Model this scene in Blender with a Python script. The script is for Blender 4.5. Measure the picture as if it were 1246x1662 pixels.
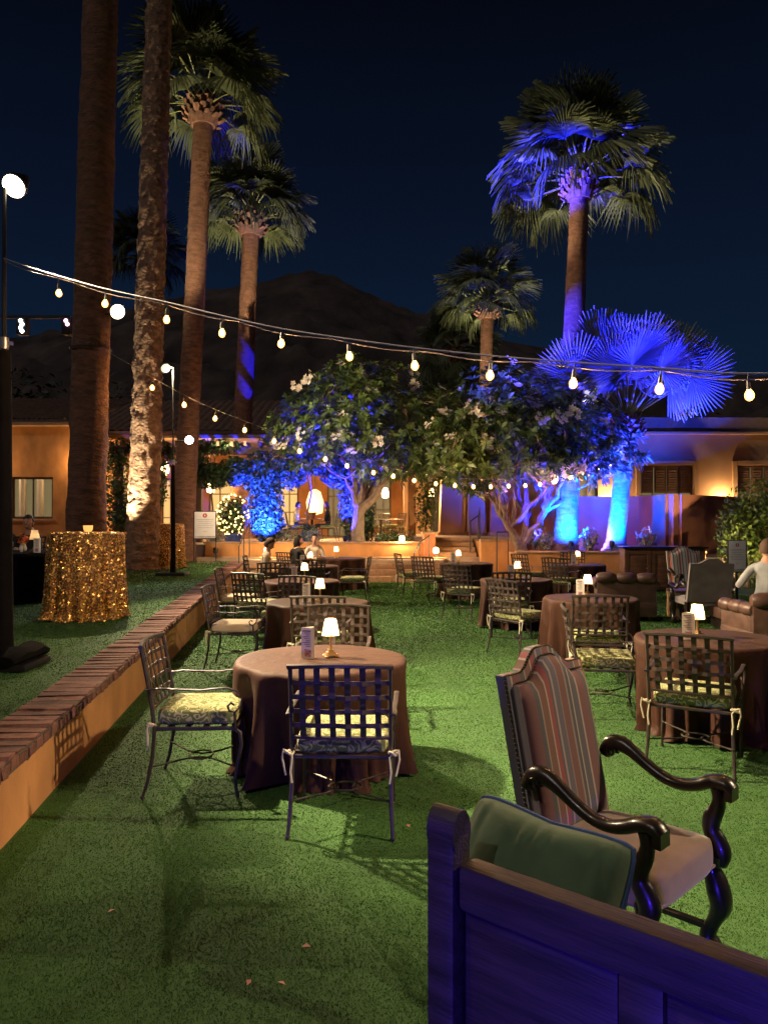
import bpy, bmesh, math, random
import numpy as np
from mathutils import Vector, Matrix, noise as mnoise
R = math.radians
scene = bpy.context.scene
for _o in list(bpy.data.objects):
    bpy.data.objects.remove(_o)
COL = scene.collection
random.seed(7)

# ------------------------------------------------------------------ camera
F, HC, YH, CX = 1249.0, 1.74, 840.0, 623.0        # focal length in photo pixels, eye height, horizon row, centre column
cam_d = bpy.data.cameras.new('camera')
cam = bpy.data.objects.new('camera', cam_d); COL.objects.link(cam)
cam.location = (0, 0, HC)
cam.rotation_euler = (R(90) + math.atan(9 / F), 0, 0)
cam_d.sensor_width = 36; cam_d.lens = 36 * F / 1662
cam_d.clip_start = 0.05; cam_d.clip_end = 6000
scene.camera = cam

# ------------------------------------------------------------------ night sky
world = bpy.data.worlds.new('World'); scene.world = world; world.use_nodes = True
wn = world.node_tree; wn.nodes.clear()
w_out = wn.nodes.new('ShaderNodeOutputWorld'); w_bg = wn.nodes.new('ShaderNodeBackground')
w_tc = wn.nodes.new('ShaderNodeTexCoord'); w_sep = wn.nodes.new('ShaderNodeSeparateXYZ')
w_rmp = wn.nodes.new('ShaderNodeValToRGB')
wn.links.new(w_tc.outputs['Generated'], w_sep.inputs[0]); wn.links.new(w_sep.outputs['Z'], w_rmp.inputs[0])
wn.links.new(w_rmp.outputs[0], w_bg.inputs[0]); wn.links.new(w_bg.outputs[0], w_out.inputs[0])
_e = w_rmp.color_ramp.elements
_e[0].position = 0.0; _e[0].color = (0.0026, 0.0056, 0.0165, 1)
_e[1].position = 1.0; _e[1].color = (0.0006, 0.0009, 0.0022, 1)
_k = _e.new(0.20); _k.color = (0.0022, 0.0060, 0.0155, 1)
_k = _e.new(0.38); _k.color = (0.0014, 0.0032, 0.0090, 1)
_k = _e.new(0.58); _k.color = (0.0007, 0.0011, 0.0028, 1)
w_bg.inputs[1].default_value = 0.47

night_fill = bpy.data.lights.new('night_fill', 'SUN'); night_fill.energy = 0.10; night_fill.angle = R(0.5); night_fill.color = (1.0, 0.9, 0.82)  # added faint warm fill lifting mountain and palm crowns; no moon is seen
night_fill_o = bpy.data.objects.new('night_fill', night_fill); COL.objects.link(night_fill_o); night_fill_o.rotation_euler = (R(48), 0, R(-40))

scene.view_settings.view_transform = 'Standard'; scene.view_settings.look = 'None'
scene.view_settings.gamma = 1.0; scene.view_settings.use_curve_mapping = False
scene.view_settings.exposure = 2.0
scene.cycles.use_denoising = True
scene.cycles.max_bounces = 6; scene.cycles.diffuse_bounces = 3; scene.cycles.glossy_bounces = 3
scene.cycles.transmission_bounces = 4; scene.cycles.sample_clamp_indirect = 4.0
scene.cycles.caustics_reflective = False; scene.cycles.caustics_refractive = False

# ------------------------------------------------------------------ helpers
def W(px, py, d):
    return Vector(((px - CX) / F * d, d, HC - (py - YH) / F * d))
def G(px, py, z=0.0):
    return W(px, py, F * (HC - z) / (py - YH))
def XD(px, d):
    return (px - CX) / F * d

class MB:
    def __init__(s):
        s.v = []; s.f = []; s.m = []
    def add(s, vs, fs, mi=0):
        o = len(s.v); s.v += [tuple(p) for p in vs]
        s.f += [tuple(i + o for i in f) for f in fs]; s.m += [mi] * len(fs)
        return s
    def box(s, c, size, rot=None, mi=0, taper=None):
        hx, hy, hz = size[0] / 2, size[1] / 2, size[2] / 2
        vs = []
        for z in (-1, 1):
            t = taper if (taper and z > 0) else 1.0
            for x, y in ((-1, -1), (1, -1), (1, 1), (-1, 1)):
                p = Vector((x * hx * t, y * hy * t, z * hz))
                if rot is not None: p = rot @ p
                vs.append(p + Vector(c))
        return s.add(vs, [(3, 2, 1, 0), (4, 5, 6, 7), (0, 1, 5, 4), (1, 2, 6, 5), (2, 3, 7, 6), (3, 0, 4, 7)], mi)
    def bbox(s, c, size, b=0.01, rot=None, mi=0):
        """box with chamfered edges"""
        bm = bmesh.new(); bmesh.ops.create_cube(bm, size=1.0)
        for v in bm.verts: v.co = Vector((v.co.x * size[0], v.co.y * size[1], v.co.z * size[2]))
        bmesh.ops.bevel(bm, geom=list(bm.edges), offset=b, segments=2, affect='EDGES', profile=0.6)
        bm.verts.index_update()
        vs = [(rot @ v.co if rot is not None else v.co) + Vector(c) for v in bm.verts]
        fs = [tuple(l.vert.index for l in f.loops) for f in bm.faces]
        bm.free(); return s.add(vs, fs, mi)
    def tube(s, pts, r, n=6, closed=False, mi=0, square=False, up=None, cap=True):
        pts = [Vector(p) for p in pts]; k = len(pts)
        if not isinstance(r, (list, tuple)): r = [r] * k
        vs = []; fs = []; prev = None
        for i in range(k):
            if closed: t = pts[(i + 1) % k] - pts[i - 1]
            else: t = pts[min(i + 1, k - 1)] - pts[max(i - 1, 0)]
            if t.length < 1e-9: t = Vector((0, 0, 1))
            t.normalize()
            if prev is None:
                a = Vector(up) if up is not None else (Vector((0, 0, 1)) if abs(t.z) < 0.95 else Vector((1, 0, 0)))
            else: a = prev
            a = a - t * a.dot(t)
            if a.length < 1e-6: a = t.orthogonal()
            a.normalize(); prev = a; b = t.cross(a)
            ra, rb = r[i] if isinstance(r[i], (list, tuple)) else (r[i], r[i])
            for j in range(n):
                th = 2 * math.pi * (j + (0.5 if square else 0)) / n
                c_, s_ = math.cos(th), math.sin(th)
                if square and n == 4: c_ *= 1.41421; s_ *= 1.41421
                if square and n == 8:
                    c_ = math.copysign(min(1, abs(c_) * 1.0824), c_); s_ = math.copysign(min(1, abs(s_) * 1.0824), s_)
                vs.append(pts[i] + a * (ra * c_) + b * (rb * s_))
        m = k if closed else k - 1
        for i in range(m):
            i2 = (i + 1) % k
            for j in range(n):
                j2 = (j + 1) % n
                fs.append((i * n + j, i * n + j2, i2 * n + j2, i2 * n + j))
        if not closed and cap:
            fs.append(tuple(range(n - 1, -1, -1))); fs.append(tuple((k - 1) * n + j for j in range(n)))
        return s.add(vs, fs, mi)
    def lathe(s, prof, n=16, c=(0, 0, 0), mi=0, square=False, cap=True):
        vs = []; fs = []; k = len(prof)
        for r, z in prof:
            for j in range(n):
                th = 2 * math.pi * (j + (0.5 if square else 0)) / n
                q = 1.41421 if (square and n == 4) else 1
                vs.append((c[0] + r * q * math.cos(th), c[1] + r * q * math.sin(th), c[2] + z))
        for i in range(k - 1):
            for j in range(n):
                j2 = (j + 1) % n
                fs.append((i * n + j, i * n + j2, (i + 1) * n + j2, (i + 1) * n + j))
        if cap:
            fs.append(tuple(range(n - 1, -1, -1))); fs.append(tuple((k - 1) * n + j for j in range(n)))
        return s.add(vs, fs, mi)
    def ball(s, c, r, n=10, m=7, mi=0):
        r = r if isinstance(r, (list, tuple)) else (r, r, r)
        prof = [(math.sin(math.pi * (i + 0.02) / (m - 1 + 0.04)), -math.cos(math.pi * (i + 0.02) / (m - 1 + 0.04))) for i in range(m)]
        vs = []; fs = []
        for q, z in prof:
            for j in range(n):
                th = 2 * math.pi * j / n
                vs.append((c[0] + r[0] * q * math.cos(th), c[1] + r[1] * q * math.sin(th), c[2] + r[2] * z))
        for i in range(m - 1):
            for j in range(n):
                j2 = (j + 1) % n
                fs.append((i * n + j, i * n + j2, (i + 1) * n + j2, (i + 1) * n + j))
        fs.append(tuple(range(n - 1, -1, -1))); fs.append(tuple((m - 1) * n + j for j in range(n)))
        return s.add(vs, fs, mi)
    def mesh(s, name, mats, smooth=True, sharp=40):
        me = bpy.data.meshes.new(name); me.from_pydata(s.v, [], s.f)
        for m in (mats if isinstance(mats, (list, tuple)) else [mats]): me.materials.append(m)
        if any(s.m): me.polygons.foreach_set('material_index', s.m)
        if smooth:
            me.polygons.foreach_set('use_smooth', [True] * len(me.polygons))
            me.set_sharp_from_angle(angle=R(sharp))
        me.update(); return me
    def build(s, name, mats, parent=None, smooth=True, sharp=40, **kw):
        return obj(name, s.mesh(name, mats, smooth, sharp), parent, **kw)

def obj(name, me, parent=None, loc=None, rz=None, label=None, cat=None, group=None, kind=None):
    o = bpy.data.objects.new(name, me); COL.objects.link(o)
    if parent is not None: o.parent = parent
    if loc is not None: o.location = loc
    if rz is not None: o.rotation_euler = (0, 0, rz)
    return tag(o, label, cat, group, kind)
def tag(o, label=None, cat=None, group=None, kind=None):
    if label: o['label'] = label
    if cat: o['category'] = cat
    if group: o['group'] = group
    if kind: o['kind'] = kind
    return o
def thing(name, label, cat, loc=(0, 0, 0), rz=0, group=None):
    return obj(name, None, None, loc, rz, label, cat, group)
def copy_tree(o, parent=None):
    c = o.copy(); COL.objects.link(c)
    if parent is not None: c.parent = parent
    for ch in o.children:
        copy_tree(ch, c)
    return c
def place(proto, used, loc, rz, label, group=None):
    """first use takes the prototype itself, later ones copy the thing with its parts"""
    o = proto if not used else copy_tree(proto)
    used.append(1); o.location = loc; o.rotation_euler = (0, 0, rz)
    o['label'] = label
    if group: o['group'] = group
    return o
def np_mesh(name, verts, faces_flat, per, mats, smooth=False):
    """fast mesh from arrays; every face has `per` corners"""
    me = bpy.data.meshes.new(name); nv = len(verts); nf = len(faces_flat) // per
    me.vertices.add(nv); me.vertices.foreach_set('co', np.asarray(verts, np.float32).ravel())
    me.loops.add(nf * per); me.loops.foreach_set('vertex_index', np.asarray(faces_flat, np.int32).ravel())
    me.polygons.add(nf); me.polygons.foreach_set('loop_start', np.arange(0, nf * per, per, dtype=np.int32))
    if smooth: me.polygons.foreach_set('use_smooth', np.ones(nf, bool))
    for m in mats: me.materials.append(m)
    me.update(calc_edges=True); me.validate(); return me
def lamp(name, kind, loc, energy, color, parent=None, target=None, size=0.05, angle=None, blend=0.5):
    d = bpy.data.lights.new(name, kind); d.energy = energy; d.color = color; d.shadow_soft_size = size
    if kind == 'SPOT': d.spot_size = angle; d.spot_blend = blend
    o = bpy.data.objects.new(name, d); COL.objects.link(o)
    if parent is not None: o.parent = parent
    o.location = loc
    if target is not None:
        base = Vector(loc) + (Vector(parent.location) if parent is not None else Vector())
        o.rotation_euler = (Vector(target) - base).to_track_quat('-Z', 'Y').to_euler()
        if parent is not None:
            o.rotation_euler = (Matrix.Rotation(-parent.rotation_euler.z, 3, 'Z') @ o.rotation_euler.to_matrix()).to_euler()
    return o

# ------------------------------------------------------------------ materials
def mat(name, col, rough=0.6, metal=0.0, var=0.25, scale=6.0, bump=0.0, bscale=40.0, bdist=0.01, col2=None, stretch=(1, 1, 1),
        spec=0.5, sheen=0.0, objrand=0.0, island=0.0, trans=0.0, detail=5.0, coat=0.0):
    m = bpy.data.materials.new(name); m.use_nodes = True; nt = m.node_tree; N = nt.nodes; L = nt.links
    p = N['Principled BSDF']; tc = N.new('ShaderNodeTexCoord'); mp = N.new('ShaderNodeMapping')
    mp.inputs['Scale'].default_value = stretch; L.new(tc.outputs['Object'], mp.inputs[0])
    no = N.new('ShaderNodeTexNoise'); no.inputs['Scale'].default_value = scale; no.inputs['Detail'].default_value = detail
    L.new(mp.outputs[0], no.inputs['Vector'])
    rp = N.new('ShaderNodeValToRGB'); L.new(no.outputs['Fac'], rp.inputs[0])
    a = [max(0, c * (1 - var)) for c in col]; b = [min(1, c * (1 + var)) for c in (col2 or col)]
    rp.color_ramp.elements[0].position = 0.32; rp.color_ramp.elements[0].color = (*a, 1)
    rp.color_ramp.elements[1].position = 0.68; rp.color_ramp.elements[1].color = (*b, 1)
    out = rp.outputs[0]
    for amt, src in ((objrand, 'obj'), (island, 'isl')):
        if amt:
            if src == 'obj': q = N.new('ShaderNodeObjectInfo').outputs['Random']
            else: q = N.new('ShaderNodeNewGeometry').outputs['Random Per Island']
            mr = N.new('ShaderNodeMapRange'); mr.inputs['To Min'].default_value = 1 - amt; mr.inputs['To Max'].default_value = 1 + amt
            L.new(q, mr.inputs['Value'])
            mx = N.new('ShaderNodeVectorMath'); mx.operation = 'SCALE'
            L.new(out, mx.inputs[0]); L.new(mr.outputs[0], mx.inputs['Scale']); out = mx.outputs[0]
    L.new(out, p.inputs['Base Color'])
    p.inputs['Roughness'].default_value = rough; p.inputs['Metallic'].default_value = metal
    p.inputs['Specular IOR Level'].default_value = spec
    if sheen: p.inputs['Sheen Weight'].default_value = sheen
    if coat: p.inputs['Coat Weight'].default_value = coat
    if bump:
        n2 = N.new('ShaderNodeTexNoise'); n2.inputs['Scale'].default_value = bscale; n2.inputs['Detail'].default_value = 6
        L.new(mp.outputs[0], n2.inputs['Vector'])
        bp = N.new('ShaderNodeBump'); bp.inputs['Strength'].default_value = bump; bp.inputs['Distance'].default_value = bdist
        L.new(n2.outputs['Fac'], bp.inputs['Height']); L.new(bp.outputs[0], p.inputs['Normal'])
    if trans:
        tb = N.new('ShaderNodeBsdfTranslucent'); ms = N.new('ShaderNodeMixShader'); ms.inputs[0].default_value = trans
        L.new(out, tb.inputs['Color']); L.new(p.outputs[0], ms.inputs[1]); L.new(tb.outputs[0], ms.inputs[2])
        L.new(ms.outputs[0], N['Material Output'].inputs[0])
    return m
def emat(name, col, strength, base=None):
    m = bpy.data.materials.new(name); m.use_nodes = True; p = m.node_tree.nodes['Principled BSDF']
    p.inputs['Base Color'].default_value = (*(base or (0.02, 0.02, 0.02)), 1)
    p.inputs['Emission Color'].default_value = (*col, 1); p.inputs['Emission Strength'].default_value = strength
    return m
def stripe_mat(name, stops, period, axis='X', rough=0.85, offset=0.0, sheen=0.15):
    """woven stripes running along the cloth; stops: list of (width, colour)"""
    m = bpy.data.materials.new(name); m.use_nodes = True; nt = m.node_tree; N = nt.nodes; L = nt.links
    p = N['Principled BSDF']; tc = N.new('ShaderNodeTexCoord'); sp = N.new('ShaderNodeSeparateXYZ'); L.new(tc.outputs['Object'], sp.inputs[0])
    a = N.new('ShaderNodeMath'); a.operation = 'MULTIPLY_ADD'; a.inputs[1].default_value = 1 / period; a.inputs[2].default_value = offset
    L.new(sp.outputs[axis], a.inputs[0]); fr = N.new('ShaderNodeMath'); fr.operation = 'FRACT'; L.new(a.outputs[0], fr.inputs[0])
    rp = N.new('ShaderNodeValToRGB'); rp.color_ramp.interpolation = 'CONSTANT'; L.new(fr.outputs[0], rp.inputs[0])
    tot = sum(w for w, _ in stops); acc = 0; el = rp.color_ramp.elements
    el[0].position = 0; el[0].color = (*stops[0][1], 1); acc = stops[0][0] / tot; el.remove(el[1])
    for w, c in stops[1:]:
        e = el.new(acc); e.color = (*c, 1); acc += w / tot
    no = N.new('ShaderNodeTexNoise'); no.inputs['Scale'].default_value = 300; L.new(tc.outputs['Object'], no.inputs['Vector'])
    mr = N.new('ShaderNodeMapRange'); mr.inputs['To Min'].default_value = 0.7; mr.inputs['To Max'].default_value = 1.25; L.new(no.outputs['Fac'], mr.inputs['Value'])
    mx = N.new('ShaderNodeVectorMath'); mx.operation = 'SCALE'; L.new(rp.outputs[0], mx.inputs[0]); L.new(mr.outputs[0], mx.inputs['Scale'])
    L.new(mx.outputs[0], p.inputs['Base Color']); p.inputs['Roughness'].default_value = rough; p.inputs['Sheen Weight'].default_value = sheen
    bp = N.new('ShaderNodeBump'); bp.inputs['Strength'].default_value = 0.25; bp.inputs['Distance'].default_value = 0.002
    L.new(no.outputs['Fac'], bp.inputs['Height']); L.new(bp.outputs[0], p.inputs['Normal'])
    return m
def scroll_mat(name, c1, c2):
    """vine scroll print: contour lines of a smooth noise"""
    m = bpy.data.materials.new(name); m.use_nodes = True; nt = m.node_tree; N = nt.nodes; L = nt.links
    p = N['Principled BSDF']; tc = N.new('ShaderNodeTexCoord')
    no = N.new('ShaderNodeTexNoise'); no.inputs['Scale'].default_value = 15; no.inputs['Detail'].default_value = 0.6; no.inputs['Distortion'].default_value = 0.9
    L.new(tc.outputs['Object'], no.inputs['Vector'])
    a = N.new('ShaderNodeMath'); a.operation = 'MULTIPLY'; a.inputs[1].default_value = 34; L.new(no.outputs['Fac'], a.inputs[0])
    s = N.new('ShaderNodeMath'); s.operation = 'SINE'; L.new(a.outputs[0], s.inputs[0])
    rp = N.new('ShaderNodeValToRGB'); L.new(s.outputs[0], rp.inputs[0])
    rp.color_ramp.elements[0].position = 0.25; rp.color_ramp.elements[0].color = (*c1, 1)
    rp.color_ramp.elements[1].position = 0.5; rp.color_ramp.elements[1].color = (*c2, 1)
    L.new(rp.outputs[0], p.inputs['Base Color']); p.inputs['Roughness'].default_value = 0.9
    return m

def glow_glass(name, col, strength):
    """amber bulb glass: lets the filament through and glows faintly itself"""
    m = bpy.data.materials.new(name); m.use_nodes = True; nt = m.node_tree; N = nt.nodes; L = nt.links
    e = N.new('ShaderNodeEmission'); e.inputs[0].default_value = (*col, 1); e.inputs[1].default_value = strength
    t = N.new('ShaderNodeBsdfTransparent'); t.inputs[0].default_value = (1.0, .93, .82, 1); a = N.new('ShaderNodeAddShader')
    L.new(e.outputs[0], a.inputs[0]); L.new(t.outputs[0], a.inputs[1]); L.new(a.outputs[0], N['Material Output'].inputs[0])
    return m
M = {}
M['turf'] = mat('turf', (0.029, 0.086, 0.015), 0.9, var=0.25, scale=1.1, bump=0.4, bscale=220, bdist=0.008, col2=(0.036, 0.104, 0.019))
M['blade'] = mat('grass_blade', (0.035, 0.098, 0.017), 0.75, var=0.34, scale=0.8, col2=(0.050, 0.124, 0.021), island=0.16, spec=0.15, trans=0.25)
M['soil'] = mat('soil', (0.05, 0.035, 0.025), 0.95, var=0.4, scale=8, bump=0.6)
M['stucco_orange'] = mat('stucco_orange', (0.45, 0.21, 0.075), 0.92, var=0.2, scale=2.6, bump=0.45, bscale=48, bdist=0.007, stretch=(1.1, 1.1, 0.7), detail=9)
M['stucco_tan'] = mat('stucco_tan', (0.36, 0.22, 0.12), 0.9, var=0.14, scale=1.2, bump=0.3, bscale=40, bdist=0.01)
M['stucco_rust'] = mat('stucco_rust', (0.34, 0.13, 0.07), 0.9, var=0.2, scale=1.1, bump=0.3, bscale=40, bdist=0.01)
M['brick'] = mat('brick', (0.150, 0.064, 0.047), 0.92, var=0.4, scale=11, bump=0.8, bscale=34, bdist=0.010, objrand=0.28)
M['stone_step'] = mat('stone_step', (0.33, 0.19, 0.11), 0.85, var=0.2, scale=9, bump=0.4, bscale=30, bdist=0.006, objrand=0.16)
M['paving'] = mat('paving', (0.30, 0.21, 0.15), 0.8, var=0.2, scale=3, bump=0.2)
M['iron'] = mat('iron_bronze', (0.046, 0.034, 0.030), 0.45, metal=0.3, var=0.25, scale=20, bump=0.12, bscale=140, bdist=0.002)
M['strap'] = mat('strap_bronze', (0.050, 0.034, 0.029), 0.55, metal=0.15, var=0.2, scale=30, bump=0.1, bscale=160, bdist=0.002)
M['vine_print'] = scroll_mat('vine_print', (0.12, 0.145, 0.045), (0.44, 0.40, 0.20))
M['stripe_cushion'] = stripe_mat('stripe_cushion', [(3, (.55, .42, .25)), (1, (.30, .09, .05)), (2, (.5, .4, .26)), (1, (.14, .15, .2)), (2, (.55, .42, .25)), (1.4, (.4, .2, .08))], 0.09)
M['tie'] = mat('tie_cord', (0.5, 0.45, 0.33), 0.9)
M['taffeta'] = mat('taffeta', (0.050, 0.0215, 0.0135), 0.62, var=0.10, scale=9, bump=0.5, bscale=13, bdist=0.014, stretch=(1.3, 1.3, 0.5), sheen=0.02, spec=0.12, detail=3)
M['black_cloth'] = mat('black_cloth', (0.006, 0.005, 0.006), 0.95, spec=0.1, bump=0.3, bscale=20, bdist=0.02)
M['black_metal'] = mat('black_metal', (0.014, 0.014, 0.015), 0.5, metal=0.3)
M['steel'] = mat('steel', (0.5, 0.5, 0.52), 0.35, metal=0.9)
M['brass'] = mat('brass', (0.62, 0.42, 0.19), 0.3, metal=0.9, var=0.1)
M['shade'] = mat('lampshade_paper', (0.86, 0.78, 0.62), 0.8, var=0.04, trans=0.75)
M['card'] = mat('card', (0.72, 0.66, 0.58), 0.6, var=0.04)
M['card_ink'] = mat('card_ink', (0.14, 0.11, 0.12), 0.7)
M['card_photo'] = mat('card_photo', (0.10, 0.05, 0.10), 0.4, var=0.8, scale=70, col2=(0.4, 0.2, 0.22))
M['bulb'] = glow_glass('bulb_glass', (1.0, 0.40, 0.07), 1.7)
M['filament'] = emat('filament', (1.0, 0.52, 0.20), 420)
M['filament_far'] = emat('filament_far', (1.0, 0.52, 0.20), 330)
M['flood'] = emat('flood_glow', (1.0, 0.80, 0.50), 5)
M['flood_dim'] = emat('flood_glow_dim', (0.9, 0.85, 0.55), 0.35)
M['flood_white'] = emat('flood_glow_white', (0.95, 0.97, 1.0), 14)
M['blue_lens'] = emat('blue_lens', (0.0, 0.15, 1.0), 6)
M['cable'] = mat('cable', (0.17, 0.165, 0.18), 0.5)
M['dark_cable'] = mat('dark_cable', (0.03, 0.03, 0.03), 0.5)
M['palm_bark'] = mat('palm_bark', (0.155, 0.074, 0.045), 0.95, var=0.35, scale=5, bump=0.8, bscale=14, bdist=0.04, stretch=(1, 1, 2.6), detail=8)
M['palm_bark_pale'] = mat('palm_bark_pale', (0.18, 0.105, 0.07), 0.95, var=0.4, scale=6, bump=0.9, bscale=12, bdist=0.05, stretch=(1, 1, 1.6), detail=8)
M['boot'] = mat('leaf_base', (0.13, 0.065, 0.042), 0.9, var=0.4, scale=9, island=0.5)
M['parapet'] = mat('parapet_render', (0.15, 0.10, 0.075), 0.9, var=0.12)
M['mortar'] = mat('mortar', (0.085, 0.058, 0.046), 0.95, var=0.3, scale=20, bump=0.5)
M['palm_bark_grey'] = mat('palm_bark_grey', (0.19, 0.165, 0.15), 0.9, var=0.3, scale=6, bump=0.7, bscale=14, bdist=0.03, stretch=(1, 1, 2.6))
M['frond'] = mat('palm_frond', (0.100, 0.125, 0.062), 0.55, var=0.25, scale=3, objrand=0.35, trans=0.2)
M['petiole'] = mat('palm_petiole', (0.16, 0.17, 0.06), 0.5, var=0.2)
M['frond_silver'] = mat('silver_frond', (0.20, 0.22, 0.16), 0.55, var=0.2, scale=3, objrand=0.2, trans=0.1)
M['leaf'] = mat('plumeria_leaf', (0.055, 0.100, 0.024), 0.42, var=0.3, scale=2, island=0.5, trans=0.15, col2=(0.075, 0.115, 0.028))
M['vine_leaf'] = mat('vine_leaf', (0.045, 0.085, 0.03), 0.5, var=0.35, scale=2, island=0.5, trans=0.15)
M['hedge_leaf'] = mat('hedge_leaf', (0.085, 0.125, 0.02), 0.45, var=0.3, scale=2, island=0.5, trans=0.15)
M['dark_leaf'] = mat('dark_leaf', (0.04, 0.06, 0.03), 0.6, var=0.3, scale=2, island=0.5)
M['flower'] = mat('flower_petal', (0.66, 0.60, 0.50), 0.7, var=0.08, trans=0.2)
M['bougain'] = mat('bougainvillea', (0.42, 0.05, 0.12), 0.7, var=0.3, island=0.4, trans=0.2)
M['tree_bark'] = mat('tree_bark', (0.17, 0.12, 0.09), 0.9, var=0.3, scale=8, bump=0.4)
M['wood_dark'] = mat('wood_dark', (0.013, 0.008, 0.007), 0.30, var=0.35, scale=6, bump=0.15, bscale=30, bdist=0.003, stretch=(0.5, 4, 4), coat=0.25)
M['bench_wood'] = mat('bench_wood', (0.034, 0.020, 0.028), 0.5, var=0.6, scale=4, bump=0.55, bscale=22, bdist=0.005, stretch=(0.7, 7, 7), detail=10)
M['cabinet_wood'] = mat('cabinet_wood', (0.12, 0.055, 0.028), 0.5, var=0.3, scale=4, bump=0.15, stretch=(1, 4, 4))
M['light_wood'] = mat('light_wood', (0.36, 0.22, 0.11), 0.6, var=0.25, scale=4, stretch=(4, 4, 1))
M['leather'] = mat('brown_leather', (0.085, 0.045, 0.034), 0.38, var=0.3, scale=7, bump=0.25, bscale=60, bdist=0.004)
M['grey_velvet'] = mat('grey_velvet', (0.17, 0.14, 0.145), 0.85, var=0.2, scale=5, sheen=0.4)
M['suede'] = mat('seat_suede', (0.235, 0.145, 0.105), 0.85, var=0.15, scale=7, sheen=0.35, bump=0.15, bscale=120, bdist=0.002)
M['throne_stripe'] = stripe_mat('throne_stripe', [
    (2.2, (.140, .055, .062)), (.4, (.33, .26, .25)), (1.6, (.082, .076, .105)), (.3, (.33, .28, .25)), (.8, (.062, .06, .08)), (.4, (.22, .18, .19)),
    (1.7, (.15, .062, .062)), (.3, (.20, .15, .15)), (1.3, (.10, .09, .135)), (.45, (.29, .23, .22)), (.5, (.085, .07, .095)), (1.0, (.24, .05, .062)),
    (.35, (.33, .27, .24)), (1.5, (.155, .068, .058)), (.35, (.25, .20, .17)), (1.0, (.07, .065, .085))], 0.40, offset=0.5)
M['white_stripe'] = stripe_mat('white_stripe', [(2, (.5, .45, .4)), (1, (.12, .13, .15)), (1, (.5, .45, .4)), (1.4, (.3, .08, .06)), (1, (.48, .44, .38)), (.8, (.1, .16, .18))], 0.16)
M['nail'] = mat('nailhead', (0.10, 0.085, 0.07), 0.35, metal=0.8)
M['pillow_green'] = mat('pillow_green', (0.080, 0.140, 0.075), 0.85, var=0.18, scale=6, sheen=0.15, bump=0.2, bscale=40, bdist=0.004)
M['pillow_front'] = mat('pillow_front', (0.035, 0.03, 0.025), 0.8, var=0.9, scale=22, col2=(0.34, 0.27, 0.13))
M['piping_blue'] = mat('piping_blue', (0.05, 0.11, 0.30), 0.6)
M['sequin'] = mat('sequin_gold', (0.98, 0.50, 0.14), 0.32, metal=0.68, var=0.2, island=0.35)
M['sequin_base'] = mat('sequin_base', (0.20, 0.085, 0.026), 0.6, metal=0.3, var=0.3)
M['sign_white'] = mat('sign_white', (0.74, 0.71, 0.70), 0.6, var=0.03)
M['sign_ink'] = mat('sign_ink', (0.40, 0.38, 0.40), 0.7)
M['sign_red'] = mat('sign_red', (0.50, 0.035, 0.05), 0.6)
M['roof_tile'] = mat('roof_tile', (0.15, 0.085, 0.06), 0.9, var=0.3, scale=3)
M['mountain'] = mat('mountain_rock', (0.058, 0.042, 0.036), 1.0, var=0.6, scale=0.022, bump=0.5, bscale=0.05, bdist=8)
M['glass_lit'] = emat('lit_pane', (1.0, 0.62, 0.22), 0.22, (0.3, 0.2, 0.1))
M['glass_green'] = emat('lit_pane_green', (0.85, 0.66, 0.30), 0.05, (0.12, 0.10, 0.06))
M['lantern'] = emat('lantern_glow', (1.0, 0.58, 0.20), 7)
M['lantern_big'] = emat('lantern_big_glow', (1.0, 0.62, 0.22), 0.8)
M['fairy'] = emat('fairy_glow', (1.0, 0.66, 0.16), 2.2)
M['led_white'] = emat('led_white', (0.85, 0.92, 1.0), 9)
M['led_pink'] = emat('led_pink', (1.0, 0.35, 0.6), 6)
M['candle'] = emat('candle_glow', (1.0, 0.42, 0.10), 0.35, (0.4, 0.2, 0.1))
M['shutter'] = mat('shutter_wood', (0.14, 0.085, 0.05), 0.7, var=0.2)
M['rail_iron'] = mat('rail_iron', (0.03, 0.025, 0.022), 0.6)
M['skin'] = mat('skin', (0.50, 0.27, 0.18), 0.55, var=0.08)
M['hair_brown'] = mat('hair_brown', (0.07, 0.035, 0.018), 0.8, bump=0.5, bscale=90)
M['hair_black'] = mat('hair_black', (0.012, 0.010, 0.012), 0.45, bump=0.5, bscale=90)
M['cream_knit'] = mat('cream_knit', (0.55, 0.43, 0.29), 0.9, bump=0.4, bscale=120)
M['white_top'] = mat('white_top', (0.62, 0.55, 0.48), 0.85, bump=0.3, bscale=40)
M['black_top'] = mat('black_top', (0.015, 0.013, 0.016), 0.85)
M['grey_shirt'] = mat('grey_shirt', (0.27, 0.28, 0.29), 0.85, bump=0.4, bscale=25, bdist=0.01)
M['trouser'] = mat('trouser', (0.03, 0.03, 0.04), 0.85)
M['petal_pink'] = mat('petal_pink', (0.5, 0.2, 0.15), 0.7)
M['blue_pot'] = mat('blue_pot', (0.06, 0.09, 0.30), 0.4)
M['wicker'] = mat('wicker', (0.36, 0.17, 0.07), 0.7, var=0.4, scale=30)

# =================================================================== SETTING
def xw(y): return -1.56 - 0.1105 * y            # front foot of the retaining wall
def zc(y): return 0.43 + 0.0042 * y             # top of its brick coping
ALPHA = math.atan(0.1105)
rng = np.random.default_rng(5)

# ground to the horizon
MB().add([(-4000, -500, -0.06), (4000, -500, -0.06), (4000, 5000, -0.06), (-4000, 5000, -0.06)], [(0, 1, 2, 3)]).build('ground', M['soil'], kind='structure')
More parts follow.
